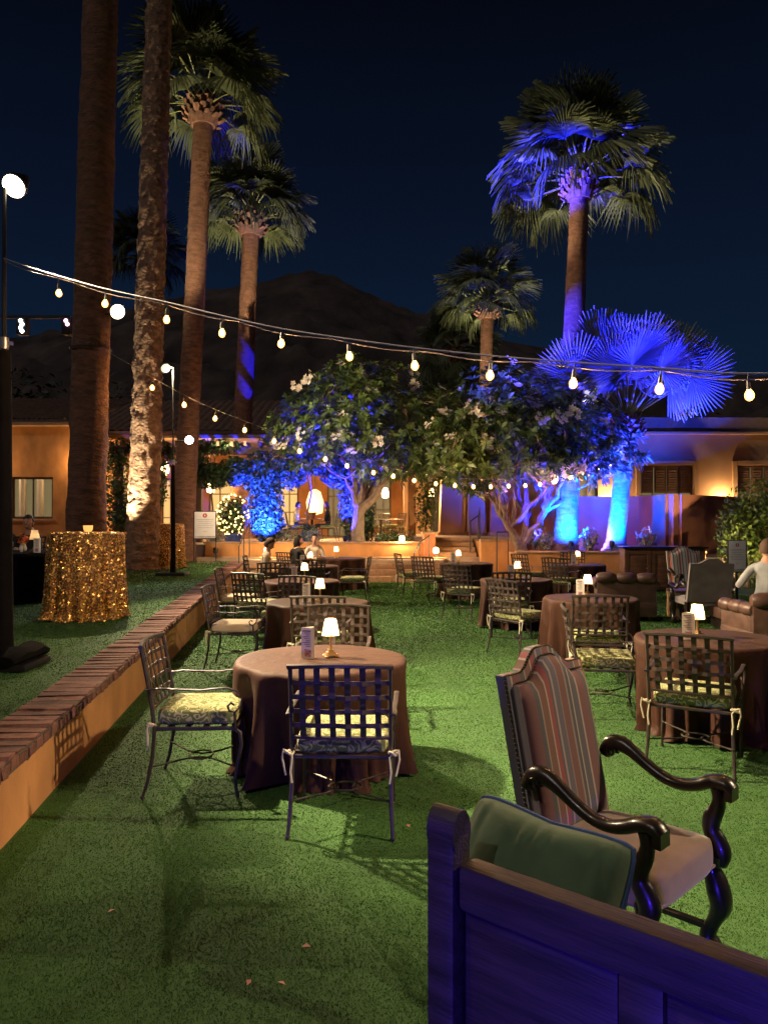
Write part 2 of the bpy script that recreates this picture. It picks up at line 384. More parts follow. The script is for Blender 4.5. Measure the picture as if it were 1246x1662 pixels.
# lower lawn
_b = MB(); ys = [-12 + i * 1.1 for i in range(31)]
for i, y in enumerate(ys):
    _b.v += [(xw(y) - 0.1, y, 0), (14, y, 0)]
for i in range(len(ys) - 1): _b.f.append((2 * i, 2 * i + 1, 2 * i + 3, 2 * i + 2)); _b.m.append(0)
_b.build('lawn', M['turf'], kind='structure', label='level green turf lawn under the dining tables')
# upper lawn beside the retaining wall
_b = MB()
for y in ys:
    _b.v += [(-22, y, zc(y) - 0.02), (xw(y) - 0.15, y, zc(y) - 0.02)]
for i in range(len(ys) - 1): _b.f.append((2 * i, 2 * i + 1, 2 * i + 3, 2 * i + 2)); _b.m.append(0)
_b.build('raised_lawn', M['turf'], kind='structure', label='raised turf lawn behind the brick topped wall')

def grass(name, n, y0, y1, xlo, xhi, zf, seed, label):
    r = np.random.default_rng(seed)
    y = y0 * (y1 / y0) ** r.random(n)                       # denser towards the viewer
    lo = xlo(y); hi = xhi(y); x = lo + (hi - lo) * r.random(n); z = zf(y)
    w = np.maximum(0.0016, 0.0006 * y) * (0.7 + 0.6 * r.random(n)); h = np.maximum(0.006, 0.0010 * y) * (0.6 + 0.8 * r.random(n))
    a = r.random(n) * 2 * np.pi; b = r.random(n) * 2 * np.pi; ln = h * (0.3 + 0.9 * r.random(n))
    ca, sa = np.cos(a) * w, np.sin(a) * w
    v = np.empty((n, 3, 3), np.float32)
    v[:, 0] = np.stack([x - ca, y - sa, z], 1); v[:, 1] = np.stack([x + ca, y + sa, z], 1)
    v[:, 2] = np.stack([x + np.cos(b) * ln, y + np.sin(b) * ln, z + h], 1)
    me = np_mesh(name, v.reshape(-1, 3), np.arange(n * 3), 3, [M['blade']])
    return obj(name, me, kind='stuff', label=label)
grass('lawn_grass', 700000, 1.6, 20.4, lambda y: np.maximum(xw(y) + 0.02, -0.62 * y - 0.6), lambda y: np.minimum(0.62 * y + 0.8, 8 + 0 * y), lambda y: 0 * y, 11,
      'short green blades of the lower turf lawn')
grass('raised_lawn_grass', 90000, 4.0, 21.8, lambda y: -0.62 * y - 0.6, lambda y: xw(y) - 0.34, lambda y: zc(y) - 0.02, 12, 'short green blades of the raised turf lawn')

# retaining wall with rowlock brick coping
rw = thing('retaining_wall', 'low orange stucco retaining wall topped with red bricks along the lawn', 'wall')
_b = MB(); N_ = 40
for i in range(N_ + 1):
    y = -3 + (21.55 + 3) * i / N_
    wob = 0.006 * mnoise.noise((0, y * 1.3, 0))
    zt = zc(y) - 0.085
    _b.v += [(xw(y) + wob, y, -0.03), (xw(y) - 0.004 + wob, y, zt), (xw(y) - 0.3, y, zt), (xw(y) - 0.3, y, -0.03)]
for i in range(N_):
    o = 4 * i
    for j in range(3): _b.f.append((o + j, o + j + 1, o + j + 5, o + j + 4)[::-1]); _b.m.append(0)
_b.f += [(0, 1, 2, 3), tuple(4 * N_ + j for j in (3, 2, 1, 0))]; _b.m += [0, 0]
_b.build('stucco_face', M['stucco_orange'], rw)
_b = MB()
for i in range(N_ + 1):
    y = 1.15 + (21.5 - 1.15) * i / N_; zt = zc(y) - 0.009
    _b.v += [(xw(y) + .022, y, zt - .07), (xw(y) + .022, y, zt), (xw(y) - 0.33, y, zt), (xw(y) - 0.33, y, zt - .07)]
for i in range(N_):
    for j in range(3): _b.f.append((4 * i + j, 4 * i + j + 1, 4 * i + j + 5, 4 * i + j + 4)[::-1]); _b.m.append(0)
_b.build('mortar_bed', M['mortar'], rw)
bricks = []
for k in range(6):
    rr = random.Random(k); bm = bmesh.new(); bmesh.ops.create_cube(bm, size=1)
    for v in bm.verts: v.co = Vector((v.co.x * 0.37, v.co.y * 0.122, v.co.z * 0.085))
    bmesh.ops.bevel(bm, geom=list(bm.edges), offset=0.015, segments=2, affect='EDGES')
    for v in bm.verts: v.co += Vector((rr.uniform(-.008, .008), rr.uniform(-.005, .005), rr.uniform(-.005, .005)))
    me = bpy.data.meshes.new('brick'); bm.to_mesh(me); bm.free(); me.materials.append(M['brick']); bricks.append(me)
y = 1.2
while y < 21.5:
    o = obj('brick', random.choice(bricks), rw, (xw(y) - 0.155 + random.uniform(-.007, .007), y, zc(y) - 0.0425 + random.uniform(-.007, .006)))
    o.rotation_euler = (random.uniform(-.04, .04), random.uniform(-.025, .025), ALPHA + random.uniform(-.03, .03)); y += 0.134

# steps up to the terrace: stone blocks
st = obj('stone_steps', None, kind='structure', label='four broad stone block steps up to the terrace')
blk = [MB().bbox((0, 0, 0), (0.655, 0.40, 0.148), 0.008).mesh('step_block', M['stone_step']) for _ in range(1)]
for s in range(4):
    for k in range(8):
        o = obj('step_block', blk[0], st, (-3.55 + (k + (0.5 if s % 2 else 0.2)) * 0.662, 20.85 + s * 0.37, 0.077 + s * 0.152))
        o.rotation_euler.z = random.uniform(-.006, .006)
MB().box((-1.1, 24, 0.28), (5.5, 5.1, 0.55)).build('step_core', M['paving'], st)
MB().box((-2.9, 28.4, 0.30), (34, 12.6, 0.60)).build('terrace', M['paving'], kind='structure', label='paved terrace behind the steps')
MB().box((-6.4, 28.9, 0.77), (15.6, 12.0, 0.34)).build('patio_floor', M['paving'], kind='structure', label='raised paved patio under the pergola')
lw = thing('low_wall', 'low terracotta wall edging the patio above the steps', 'wall', (-1.9, 22.55, 0.6))
MB().bbox((0, 0, 0.19), (6.6, 0.3, 0.38), 0.01).build('stucco_face', M['stucco_orange'], lw)
MB().bbox((0, 0, 0.405), (6.7, 0.36, 0.05), 0.01).build('coping', M['stone_step'], lw)
# upper stair between planter walls
us = obj('upper_steps', None, kind='structure', label='narrow upper stair between the terracotta planter walls')
ustep = MB().bbox((0, 0, 0), (1.25, 0.42, 0.13), 0.008).mesh('step', M['stone_step'])
for s in range(4): obj('step', ustep, us, (2.05, 22.5 + s * 0.36, 0.665 + s * 0.135))
MB().box((3.0, 27.0, 0.55), (6.6, 6.2, 1.15)).build('passage_floor', M['paving'], kind='structure', label='paved passage at the top of the upper stair')
pier = thing('stair_pier', 'short terracotta pier beside the upper stair under the climbing vine', 'pier', (1.32, 22.7, 0.6))
MB().bbox((0, 0, 0.33), (0.34, 0.9, 0.66), 0.012).build('stucco_face', M['stucco_rust'], pier); MB().bbox((0, 0, 0.69), (0.42, 1.0, 0.06), 0.012).build('coping', M['stone_step'], pier)

def planter(name, label, x0, x1, yf, yb, zt, z0=0.0):
    t = thing(name, label, 'planter', ((x0 + x1) / 2, yf, z0)); w = x1 - x0; d = yb - yf
    b = MB()
    b.bbox((0, 0.12, (zt - z0) / 2 - .03), (w, 0.24, zt - z0 - .06), 0.012); b.box((-w / 2 + .12, d / 2 + .12, (zt - z0) / 2 - .035), (.238, d - .25, zt - z0 - .07)); b.box((w / 2 - .12, d / 2 + .12, (zt - z0) / 2 - .035), (.238, d - .25, zt - z0 - .07))
    b.build('stucco_face', M['stucco_orange'], t)
    MB().bbox((0, 0.12, zt - z0 - .03), (w + .04, 0.30, 0.06), 0.012).build('coping', M['stone_step'], t)
    MB().box((0, d / 2 + .2, (zt - z0) / 2 - .06), (w - .48, d - .1, zt - z0 - .12)).build('soil', M['soil'], t)
planter('planter_wall', 'low terracotta planter in front of the blue lit palms', 3.55, 8.6, 20.6, 24.4, 0.84)
planter('upper_planter_wall', 'taller terracotta planter beside the upper stair', 2.75, 4.6, 21.9, 25.0, 1.12, 0.0)

def wall_faces(b, x0, x1, z0, z1, t, openings, mi=0):
    """upright wall in the XZ plane (front at y=0, thickness t behind) with real openings"""
    xs = sorted({x0, x1, *[o[0] for o in openings], *[o[1] for o in openings]}); zs = sorted({z0, z1, *[o[2] for o in openings], *[o[3] for o in openings]})
    def hole(i, j):
        if i < 0 or j < 0 or i >= len(xs) - 1 or j >= len(zs) - 1: return True
        cx, cz = (xs[i] + xs[i + 1]) / 2, (zs[j] + zs[j + 1]) / 2
        return any(o[0] < cx < o[1] and o[2] < cz < o[3] for o in openings)
    for i in range(len(xs) - 1):
        for j in range(len(zs) - 1):
            if hole(i, j): continue
            a, c, d, e = xs[i], xs[i + 1], zs[j], zs[j + 1]
            b.add([(a, 0, d), (c, 0, d), (c, 0, e), (a, 0, e)], [(0, 1, 2, 3)], mi); b.add([(a, t, d), (c, t, d), (c, t, e), (a, t, e)], [(3, 2, 1, 0)], mi)
            if hole(i - 1, j): b.add([(a, 0, d), (a, 0, e), (a, t, e), (a, t, d)], [(0, 1, 2, 3)], mi)
            if hole(i + 1, j): b.add([(c, 0, d), (c, t, d), (c, t, e), (c, 0, e)], [(0, 1, 2, 3)], mi)
            if hole(i, j - 1): b.add([(a, 0, d), (a, t, d), (c, t, d), (c, 0, d)], [(0, 1, 2, 3)], mi)
            if hole(i, j + 1): b.add([(a, 0, e), (c, 0, e), (c, t, e), (a, t, e)], [(0, 1, 2, 3)], mi)
    return b
def window(parent, x0, x1, z0, z1, pane, bars_x=1, bars_z=1, frame=M['shutter'], depth=0.12):
    w = MB(); f = 0.07
    for a in (x0 + f / 2, x1 - f / 2): w.box((a, depth, (z0 + z1) / 2), (f, 0.06, z1 - z0 - 0.004))
    for a in (z0 + f / 2, z1 - f / 2): w.box(((x0 + x1) / 2, depth - 0.002, a), (x1 - x0 - 2 * f, 0.05, f))
    for i in range(1, bars_x + 1): w.box((x0 + (x1 - x0) * i / (bars_x + 1), depth + 0.001, (z0 + z1) / 2), (0.04, 0.045, z1 - z0 - 2 * f))
    for i in range(1, bars_z + 1): w.box(((x0 + x1) / 2, depth + 0.004, z0 + (z1 - z0) * i / (bars_z + 1)), (x1 - x0 - 2 * f, 0.035, 0.04))
    wo = w.build('window', frame, parent)
    MB().box(((x0 + x1) / 2, depth + 0.04, (z0 + z1) / 2), (x1 - x0, 0.01, z1 - z0)).build('pane', pane, wo)
    MB().bbox(((x0 + x1) / 2, -0.03, z0 - 0.05), (x1 - x0 + 0.24, 0.14, 0.09), 0.012).build('sill', M['stone_step'], wo)
    return wo
def sconce(parent, x, z, energy, col=(1, .62, .28), y=-0.12):
    b = MB(); b.box((x, y + .07, z), (.10, .03, .2)); s = b.build('wall_lamp', M['rail_iron'], parent)
    MB().lathe([(.05, -.1), (.065, 0), (.05, .1)], 10, (x, y, z)).build('lamp_glass', M['lantern'], s)
    lamp('wall_lamp_light', 'POINT', (x, y - 0.16, z + .05), energy, col, parent, size=0.06)

# right hand building
rb = thing('stucco_building', 'long tan stucco building with shuttered windows and flat dark parapet', 'building', (3.2, 28.0, 0.6), R(1.0))
RW = [(6.15, 8.1, 1.95, 3.05), (9.7, 11.7, 1.95, 3.05), (3.85, 4.6, 0.6, 2.75)]
b = wall_faces(MB(), 0, 15, 0, 4.2, 0.3, RW)
b.box((7.5, 4.5, 2.1), (14.9, 8.2, 4.0)); b.build('wall', M['stucco_tan'], rb)
MB().bbox((7.5, 0.08, 4.22), (15.2, 0.5, 0.10), 0.02).build('cornice', M['stucco_tan'], rb)
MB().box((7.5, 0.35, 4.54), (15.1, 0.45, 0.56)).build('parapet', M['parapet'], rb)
for (x0, x1, z0, z1) in RW[:2]:
    wo = window(rb, x0, x1, z0 - 0.30, z1, M['glass_green'], 3, 0)
    for k in range(4):
        w = (x1 - x0 - .1) / 4; sh = MB().box((x0 + .05 + w * (k + .5), 0.06, (z0 + z1) / 2 + .02), (w - .04, 0.03, z1 - z0 - .14)).build('shutter', M['shutter'], wo)
        q = MB()
        for i in range(9): q.box((x0 + .05 + w * (k + .5), 0.036, z0 + .17 + i * .09), (w - .16, 0.02, 0.05), Matrix.Rotation(R(25), 3, 'X'))
        q.build('louvre', M['shutter'], sh)
    wb = MB(); 
    for a in (x0 - .09, x1 + .09): wb.box((a, -0.03, (z0 + z1) / 2), (.16, .1, z1 - z0 + .3))
    wb.box(((x0 + x1) / 2, -0.032, z1 + .09), (x1 - x0, .1, .16)); wb.build('surround', M['stucco_tan'], wo)
window(rb, 3.85, 4.6, 0.6, 2.75, M['glass_green'], 1, 3)
for x in (4.95, 9.1, 13.2): sconce(rb, x, 1.75, 36)
# garden wall in front of it, with the projecting corner
gw = thing('garden_wall', 'smooth terracotta garden wall with a projecting corner behind the blue palms', 'wall')
pts = [(XD(868, 24.6), 24.6), (XD(1036, 24.6), 24.6), (XD(1092, 22.3), 22.3), (XD(1190, 25.0), 25.0), (XD(1330, 25.0), 25.0)]
b = MB(); zt = 2.42
for i in range(len(pts) - 1):
    (xa, ya), (xb, yb) = pts[i], pts[i + 1]; dx, dy = xb - xa, yb - ya; l = math.hypot(dx, dy); nx, ny = -dy / l * .25, dx / l * .25
    k = len(b.v); n_ = 8
    for j in range(n_ + 1):
        t = j / n_; x, yv = xa + dx * t, ya + dy * t
        b.v += [(x, yv, 0), (x, yv, zt), (x + nx, yv + ny, zt), (x + nx, yv + ny, 0)]
    for j in range(n_):
        o = k + 4 * j
        for c in range(3): b.f.append((o + c, o + c + 4, o + c + 5, o + c + 1)); b.m.append(0)
b.build('stucco_face', M['stucco_rust'], gw)
# adobe buttresses of the passage between the buildings
for k, (px0, px1, d, lab) in enumerate(((712, 752, 27.2, 'broad brown adobe buttress left of the passage doors'), (756, 786, 26.8, 'slim shadowed adobe buttress beside the passage'), (792, 838, 26.4, 'reddish adobe buttress behind the tree branches'))):
    x0, x1 = XD(px0, d), XD(px1, d); t = thing('adobe_buttress', lab, 'buttress', ((x0 + x1) / 2, d, 1.1), 0, 'adobe buttresses'); w = x1 - x0
    b = MB().box((0, 0, 1.5), (w, .9, 3.0), taper=0.72); b.build('shaft', M['stucco_tan'] if k != 2 else M['stucco_rust'], t)
    MB().box((0, 0, 0.06), (w + .12, 1.0, .14)).build('foot', M['stone_step'], t)
bw = thing('passage_wall', 'tall brown stucco wall closing the passage behind the buttresses', 'wall', (XD(655, 29), 29.0, 0.6))
wall_faces(MB(), 0, 6.2, 0, 4.2, .3, [(1.0, 1.9, 0.5, 2.6), (2.6, 3.2, 0.5, 3.0)]).build('stucco_face', M['stucco_tan'], bw)
MB().box((1.45, .2, 1.55), (.9, .06, 2.1)).build('door', M['rail_iron'], bw); MB().box((2.9, .2, 1.75), (.6, .06, 2.5)).build('door', M['shutter'], bw)

# patio building behind the pergola and its tiled roof
pb = thing('patio_building', 'ochre stucco restaurant building with barrel tiled roof behind the pergola', 'building', (-19.0, 32.5, 0.9))
PO = [(9.6, 10.7, .0, 2.5), (11.6, 13.0, 0.3, 2.6), (14.2, 15.4, .3, 2.6), (16.6, 17.4, .0, 2.6), (18.0, 19.3, .4, 2.7), (7.2, 8.6, .5, 2.5)]
wall_faces(MB(), 0, 20.6, 0, 4.5, .3, PO).build('wall', M['stucco_orange'], pb)
for i, (x0, x1, z0, z1) in enumerate(PO): window(pb, x0, x1, z0, z1, M['glass_lit'] if i in (0, 1, 2, 5) else M['glass_green'], 2 if i != 4 else 3, 2)
rf = MB(); nx = 64; 
for k in range(nx * 6 + 1):
    x = -0.4 + 21.4 * k / (nx * 6); h = 0.075 * abs(math.sin(math.pi * k / 6))
    rf.v += [(x, -0.7, 4.42 + h), (x, 5.4, 6.55 + h)]
for k in range(nx * 6): rf.f.append((2 * k, 2 * k + 2, 2 * k + 3, 2 * k + 1)); rf.m.append(0)
rf.build('roof', M['roof_tile'], pb, sharp=180)
MB().box((10.3, -0.5, 4.36), (21.4, .36, .10)).build('eave', M['shutter'], pb)
# left wing in plain ochre
lb = thing('ochre_wing', 'ochre stucco wing with one curtained window behind the largest palm', 'building', (-16.0, 25.4, 0.5))
wx0, wx1 = XD(18, 25.4) + 16.0, XD(86, 25.4) + 16.0; we = XD(124, 25.4) + 16.0
wall_faces(MB(), 0, we, 0, 4.25, .3, [(wx0, wx1, 1.20, 2.58)]).build('wall', M['stucco_orange'], lb)
MB().box((we - .15, 3.5, 2.1), (.3, 6.3, 4.2)).build('side_wall', M['stucco_orange'], lb)
MB().bbox((we / 2, -.02, 4.31), (we + .2, .5, .12), .02).build('cornice', M['stucco_tan'], lb)
wo = window(lb, wx0, wx1, 1.20, 2.58, M['glass_green'], 1, 0)
for a in (wx0 + .35, wx1 - .45): MB().tube([(a + .05 * math.sin(q * 1.9), .09 + .02 * math.sin(q * 2.3), 1.3) for q in range(1)] + [(a, .09, 2.5)], .12, 8).build('curtain', M['card'], wo)
rf = MB(); 
for k in range(40 * 6 + 1):
    x = -0.4 + (we + .8) * k / 240; h = .07 * abs(math.sin(math.pi * k / 6)); rf.v += [(x, .3, 4.5 + h), (x, 5.0, 5.9 + h)]
for k in range(240): rf.f.append((2 * k, 2 * k + 2, 2 * k + 3, 2 * k + 1)); rf.m.append(0)
rf.build('roof', M['roof_tile'], lb, sharp=180)
sconce(lb, wx0 - .9, 2.9, 26, (1, .6, .25)); sconce(lb, wx1 + 1.0, 3.0, 18, (1, .6, .25))

# mountain
ridge = [(-900, 640), (-400, 600), (-200, 570), (0, 548), (150, 520), (250, 492), (330, 470), (420, 455), (468, 441), (500, 435), (545, 446), (590, 470), (640, 492), (700, 510), (760, 532), (850, 556), (1000, 585), (1246, 610), (1700, 640), (2300, 700)]
D = 1100.0; b = MB(); NX, NY = 300, 40
for j in range(NY + 1):
    t = j / NY
    for i in range(NX + 1):
        px = -900 + 3200 * i / NX
        for (a, ya), (c, yb) in zip(ridge, ridge[1:]):
            if a <= px <= c: py = ya + (yb - ya) * (px - a) / (c - a); break
        h = (YH - py) / F * D
        yv = D - 420 * (1 - t); x = XD(px, D) * (0.8 + .2 * t) + 22 * mnoise.noise((i * .06, j * .2, 2))
        z = h * t ** 0.85 + (1 - (2 * t - 1) ** 2) * 30 * mnoise.fractal((i * .105, j * .215, 0), .8, 2.1, 6) + (5 * mnoise.fractal((i * .35, j, 5), .8, 2, 4) if t == 1 else 0)
        b.v.append((x, yv, max(z, -2) if t > 0 else -3))
for j in range(NY):
    for i in range(NX):
        o = j * (NX + 1) + i; b.f.append((o, o + 1, o + NX + 2, o + NX + 1)); b.m.append(0)
b.build('mountain', M['mountain'], sharp=180, kind='structure', label='dark desert mountain ridge against the night sky')

# ------------------------------------------------------------------ vegetation builders
def leaf_cloud(name, blobs, n, size, mt, seed, aspect=0.5, shell=0.45, flat=0.0):
    """loose leaves through several ellipsoids (centre, radii, weight)"""
    r = np.random.default_rng(seed); ws = np.array([b_[2] for b_ in blobs], float); ws /= ws.sum()
    idx = r.choice(len(blobs), n, p=ws); c = np.array([b_[0] for b_ in blobs])[idx]; rad = np.array([b_[1] for b_ in blobs])[idx]
    d = r.normal(size=(n, 3)); d /= np.linalg.norm(d, axis=1)[:, None]
    p = c + d * rad * (r.random(n)[:, None] ** shell)
    nrm = d + r.normal(size=(n, 3)) * 0.7 + np.array([0, 0, .4 + flat]); nrm /= np.linalg.norm(nrm, axis=1)[:, None]
    u = np.cross(nrm, r.normal(size=(n, 3))); u /= np.linalg.norm(u, axis=1)[:, None]; w = np.cross(nrm, u)
    s = (size * (0.6 + 0.8 * r.random(n)))[:, None]
    v = np.empty((n, 4, 3)); v[:, 0] = p - u * s * .5; v[:, 1] = p + w * s * aspect * .5 + nrm * s * .08; v[:, 2] = p + u * s * .5 - nrm * s * .12; v[:, 3] = p - w * s * aspect * .5 + nrm * s * .08
    return np_mesh(name, v.reshape(-1, 3), np.arange(n * 4), 4, [mt])
def trunk_mesh(name, pts, radii, mt, n=26, m=110, amp=0.05, ring=0.03, rfreq=7.0, seed=0, chips=0.0):
    pts = [Vector(p) for p in pts]; vs = []; fs = []
    k = len(pts) - 1
    for i in range(m + 1):
        t = i / m * k; a = min(int(t), k - 1); f = t - a; f2 = f
        c = pts[a].lerp(pts[a + 1], f2); r0 = radii[a] + (radii[a + 1] - radii[a]) * f
        z = c.z
        saw = ring * ((z * rfreq) % 1.0 - .5)
        for j in range(n):
            th = 2 * math.pi * j / n; q = (math.cos(th), math.sin(th))
            e = amp * mnoise.fractal((q[0] * 2.2 + seed, q[1] * 2.2, z * 1.7), 1, 2, 4)
            if chips:
                g = mnoise.noise((q[0] * 3 + seed, q[1] * 3, z * 5.5)); e += chips * (0.6 if g > .12 else 0) + chips * .5 * mnoise.noise((q[0] * 9, q[1] * 9, z * 16))
            rr = r0 * (1 + e + saw)
            vs.append((c.x + rr * q[0], c.y + rr * q[1], c.z))
    for i in range(m):
        for j in range(n):
            j2 = (j + 1) % n; fs.append((i * n + j, i * n + j2, (i + 1) * n + j2, (i + 1) * n + j))
    b = MB(); b.add(vs, fs); return b.mesh(name, mt, True, 60)
def fan_mesh(seed, Lp, Rf, span, nseg, droop, split, mats, stiff=False):
    """palm leaf: stalk along +X, pleated fan of split segments"""
    r = random.Random(seed); b = MB()
    b.tube([(Lp * t, 0, 0.10 * Lp * math.sin(math.pi * t) * .5) for t in (0, .25, .5, .75, 1.0)], [.035, .026, .02, .016, .013], 5, mi=1)
    st = 5
    for k in range(nseg):
        th = R(-span / 2 + span * (k + .5) / nseg); dth = R(span / nseg) * .5
        L = Rf * (0.72 + .28 * math.cos(th * .55)) * r.uniform(.9, 1.05)
        dr = droop * r.uniform(.7, 1.4) + .25 * droop * abs(th)
        fold = 0.018 + .01 * r.random(); o = len(b.v)
        sp_k = split * r.uniform(.85, 1.12)
        for i in range(st):
            s = i / (st - 1)
            wdt = dth * (s * L) if s < sp_k else dth * sp_k * L * max(0.05, 1 - (s - sp_k) / (1.02 - sp_k))
            x, y_ = Lp + math.cos(th) * L * s, math.sin(th) * L * s
            cut = max(0, s - .35); z = -dr * L * (cut ** 2) * 1.9 + (0.10 * L * math.sin(math.pi * min(1, s * 1.2)) if not stiff else .03 * L * s)
            x -= .35 * dr * L * cut ** 2 * math.cos(th); y_ -= .35 * dr * L * cut ** 2 * math.sin(th)
            px_, py_ = -math.sin(th), math.cos(th)
            b.v += [(x - px_ * wdt, y_ - py_ * wdt, z - fold * min(1, s * 3)), (x, y_, z + fold * min(1, s * 3)), (x + px_ * wdt, y_ + py_ * wdt, z - fold * min(1, s * 3))]
        for i in range(st - 1):
            q = o + 3 * i; b.f += [(q, q + 1, q + 4, q + 3), (q + 1, q + 2, q + 5, q + 4)]; b.m += [0, 0]
    return b.mesh('frond', mats, False)
FR = [fan_mesh(k, 1.15, 1.12, 190, 30, (0.12, .22, .36, .55)[k], .58, [M['frond'], M['petiole']]) for k in range(4)]
FS = [fan_mesh(20 + k, 1.95, 1.28, 275, 48, (.03, .06, .10)[k], .66, [M['frond_silver'], M['petiole']], True) for k in range(3)]
def boots_mesh(r, h, n, seed):
    rr = random.Random(seed); b = MB()
    b.lathe([(r * .72, -h * .1), (r * .95, h * .2), (r * 1.0, h * .55), (r * .7, h * .9), (r * .3, h)], 14)
    for k in range(n):
        t = k / n; th = k * 2.39996; z = h * (t * .95); q = r * (1.02 if t < .65 else 1.02 - (t - .65) * 1.6)
        d = Vector((math.cos(th), math.sin(th), .35 + rr.random() * .5 + .5 * t)).normalized(); p = Vector((q * math.cos(th) * .9, q * math.sin(th) * .9, z))
        s = .10 * r / .4 * rr.uniform(.8, 1.4); b.tube([p, p + d * s * .7, p + d * s * 1.35], [(s * .28, s * .8), (s * .24, s * .62), (s * .2, s * .45)], 4, up=(0, 0, 1))
    return b.mesh('leaf_base', M['boot'], False)
def palm(label, base, top, r0, r1, nf, scale, seed, fr=FR, emax=86, emin=-10, flare=1.25, chips=0.0, mt=None, amp=.05, boots=True, ring=.03, m=110, bend=0.0, roll=.55):
    base = Vector(base); top = Vector(top); t = thing('palm_tree', label, 'palm tree', base, 0, 'palm trees')
    v = top - base; mid = lambda s: v * s + Vector((bend * math.sin(math.pi * s), 0, 0))
    pts = [mid(s) for s in (-0.01, .05, .12, .35, .6, .85, 1)]; rad = [r0 * flare, r0 * (1 + (flare - 1) * .5), r0, r0 + (r1 - r0) * .35, r0 + (r1 - r0) * .6, r1, r1 * 1.02]
    obj('trunk', trunk_mesh('trunk', pts, rad, mt or M['palm_bark'], m=m, amp=amp, seed=seed, chips=chips, ring=ring, n=40 if chips else 26), t)
    rr = random.Random(seed)
    bh = r1 * 3.0
    if boots: obj('leaf_base', boots_mesh(r1 * 1.75, bh, 70, seed), t, v - Vector((0, 0, bh * .25)))
    for k in range(nf):
        f = (k + .5) / nf; el = emax + (emin - emax) * f ** .85 + rr.uniform(-7, 7); az = k * 137.5 + rr.uniform(-14, 14)
        o = obj('frond', fr[min(len(fr) - 1, int(f * len(fr)))], t, v + Vector((0, 0, bh * (.75 - .5 * f) if boots else .1)))
        o.rotation_mode = 'XYZ'; o.rotation_euler = (rr.uniform(-roll, roll), -R(el), R(az))
        s = scale * rr.uniform(.88, 1.1); o.scale = (s, s, s)
    return t
palm('tallest thick palm trunk at far left behind the gold cocktail table', (XD(138, 14.4), 14.4, zc(14.4) - .03), (XD(166, 14.4), 14.4, 13.6), .345, .31, 26, 1.0, 1, flare=1.2, amp=.075, m=170, ring=.02)
palm('palm trunk with pale peeling bark lit by a ground spotlight', (XD(231, 18.5), 18.5, zc(18.5) - .03), (XD(262, 18.5), 18.5, 17.0), .345, .28, 26, 1.0, 2, mt=M['palm_bark_pale'], chips=.16, amp=.05, m=260, ring=.0, flare=1.15)
palm('tall palm with round brown boot ball top left of the mountain', (XD(296, 22), 22, zc(22) - .03), (XD(329, 22), 22, 13.25), .31, .27, 40, 1.12, 3)
palm('shorter full palm in front of the mountain peak', (XD(386, 29), 29, .9), (XD(407, 29), 29, 12.7), .36, .31, 40, 1.12, 4)
palm('tall palm at right with blue light in its crown', (XD(916, 22.2), 22.2, .7), (XD(941, 22.2), 22.2, 11.2), .33, .265, 44, 1.18, 5, flare=1.25, ring=.05)
palm('slim dim palm above the flowering trees', (XD(783, 40), 40, .0), (XD(791, 40), 40, 12.4), .36, .33, 38, 1.32, 6)
palm('faint shaggy palm just left of the slim dim palm', (XD(736, 46), 46, .0), (XD(740, 46), 46, 11.2), .36, .33, 34, 1.3, 7, emin=-60)
palm('faint dark palm crown behind the peeling palm trunk', (XD(240, 44), 44, 0), (XD(238, 44), 44, 16.0), .36, .33, 34, 1.25, 8)
sp_ = palm('low silver fan palm glowing blue beside the flowering tree', (XD(996, 22.0), 22.0, .72), (XD(1018, 22.0), 22.0, 4.2), .27, .23, 0, 1.0, 9, fr=FS, flare=1.5, boots=True, ring=.10, m=80, mt=M['palm_bark_grey'])

rr = random.Random(44); top_ = Vector((XD(1018, 22.0), 22.0, 4.2)) - Vector(sp_.location)
for k in range(26):                                             # upright fans all round, leaf faces turned outwards
    az = k * 137.5 + 200; lean = R(8 + 58 * ((k + .5) / 26) ** .8 + rr.uniform(-5, 5)); a = R(az)
    d = Vector((math.cos(a) * math.sin(lean) * 1.0, math.sin(a) * math.sin(lean) * .75, math.cos(lean))).normalized()
    n = Vector((d.x * .25 + rr.uniform(-.3, .3), -1 if k % 4 else 1, -.12 + rr.uniform(-.3, .3))); n = (n - d * n.dot(d)).normalized(); m_ = Matrix((d, n.cross(d), n)).transposed()
    o = obj('frond', FS[k % 3], sp_, top_ + Vector((0, 0, .35))); o.rotation_euler = m_.to_euler(); s = rr.uniform(.88, 1.08); o.scale = (s, s, s)

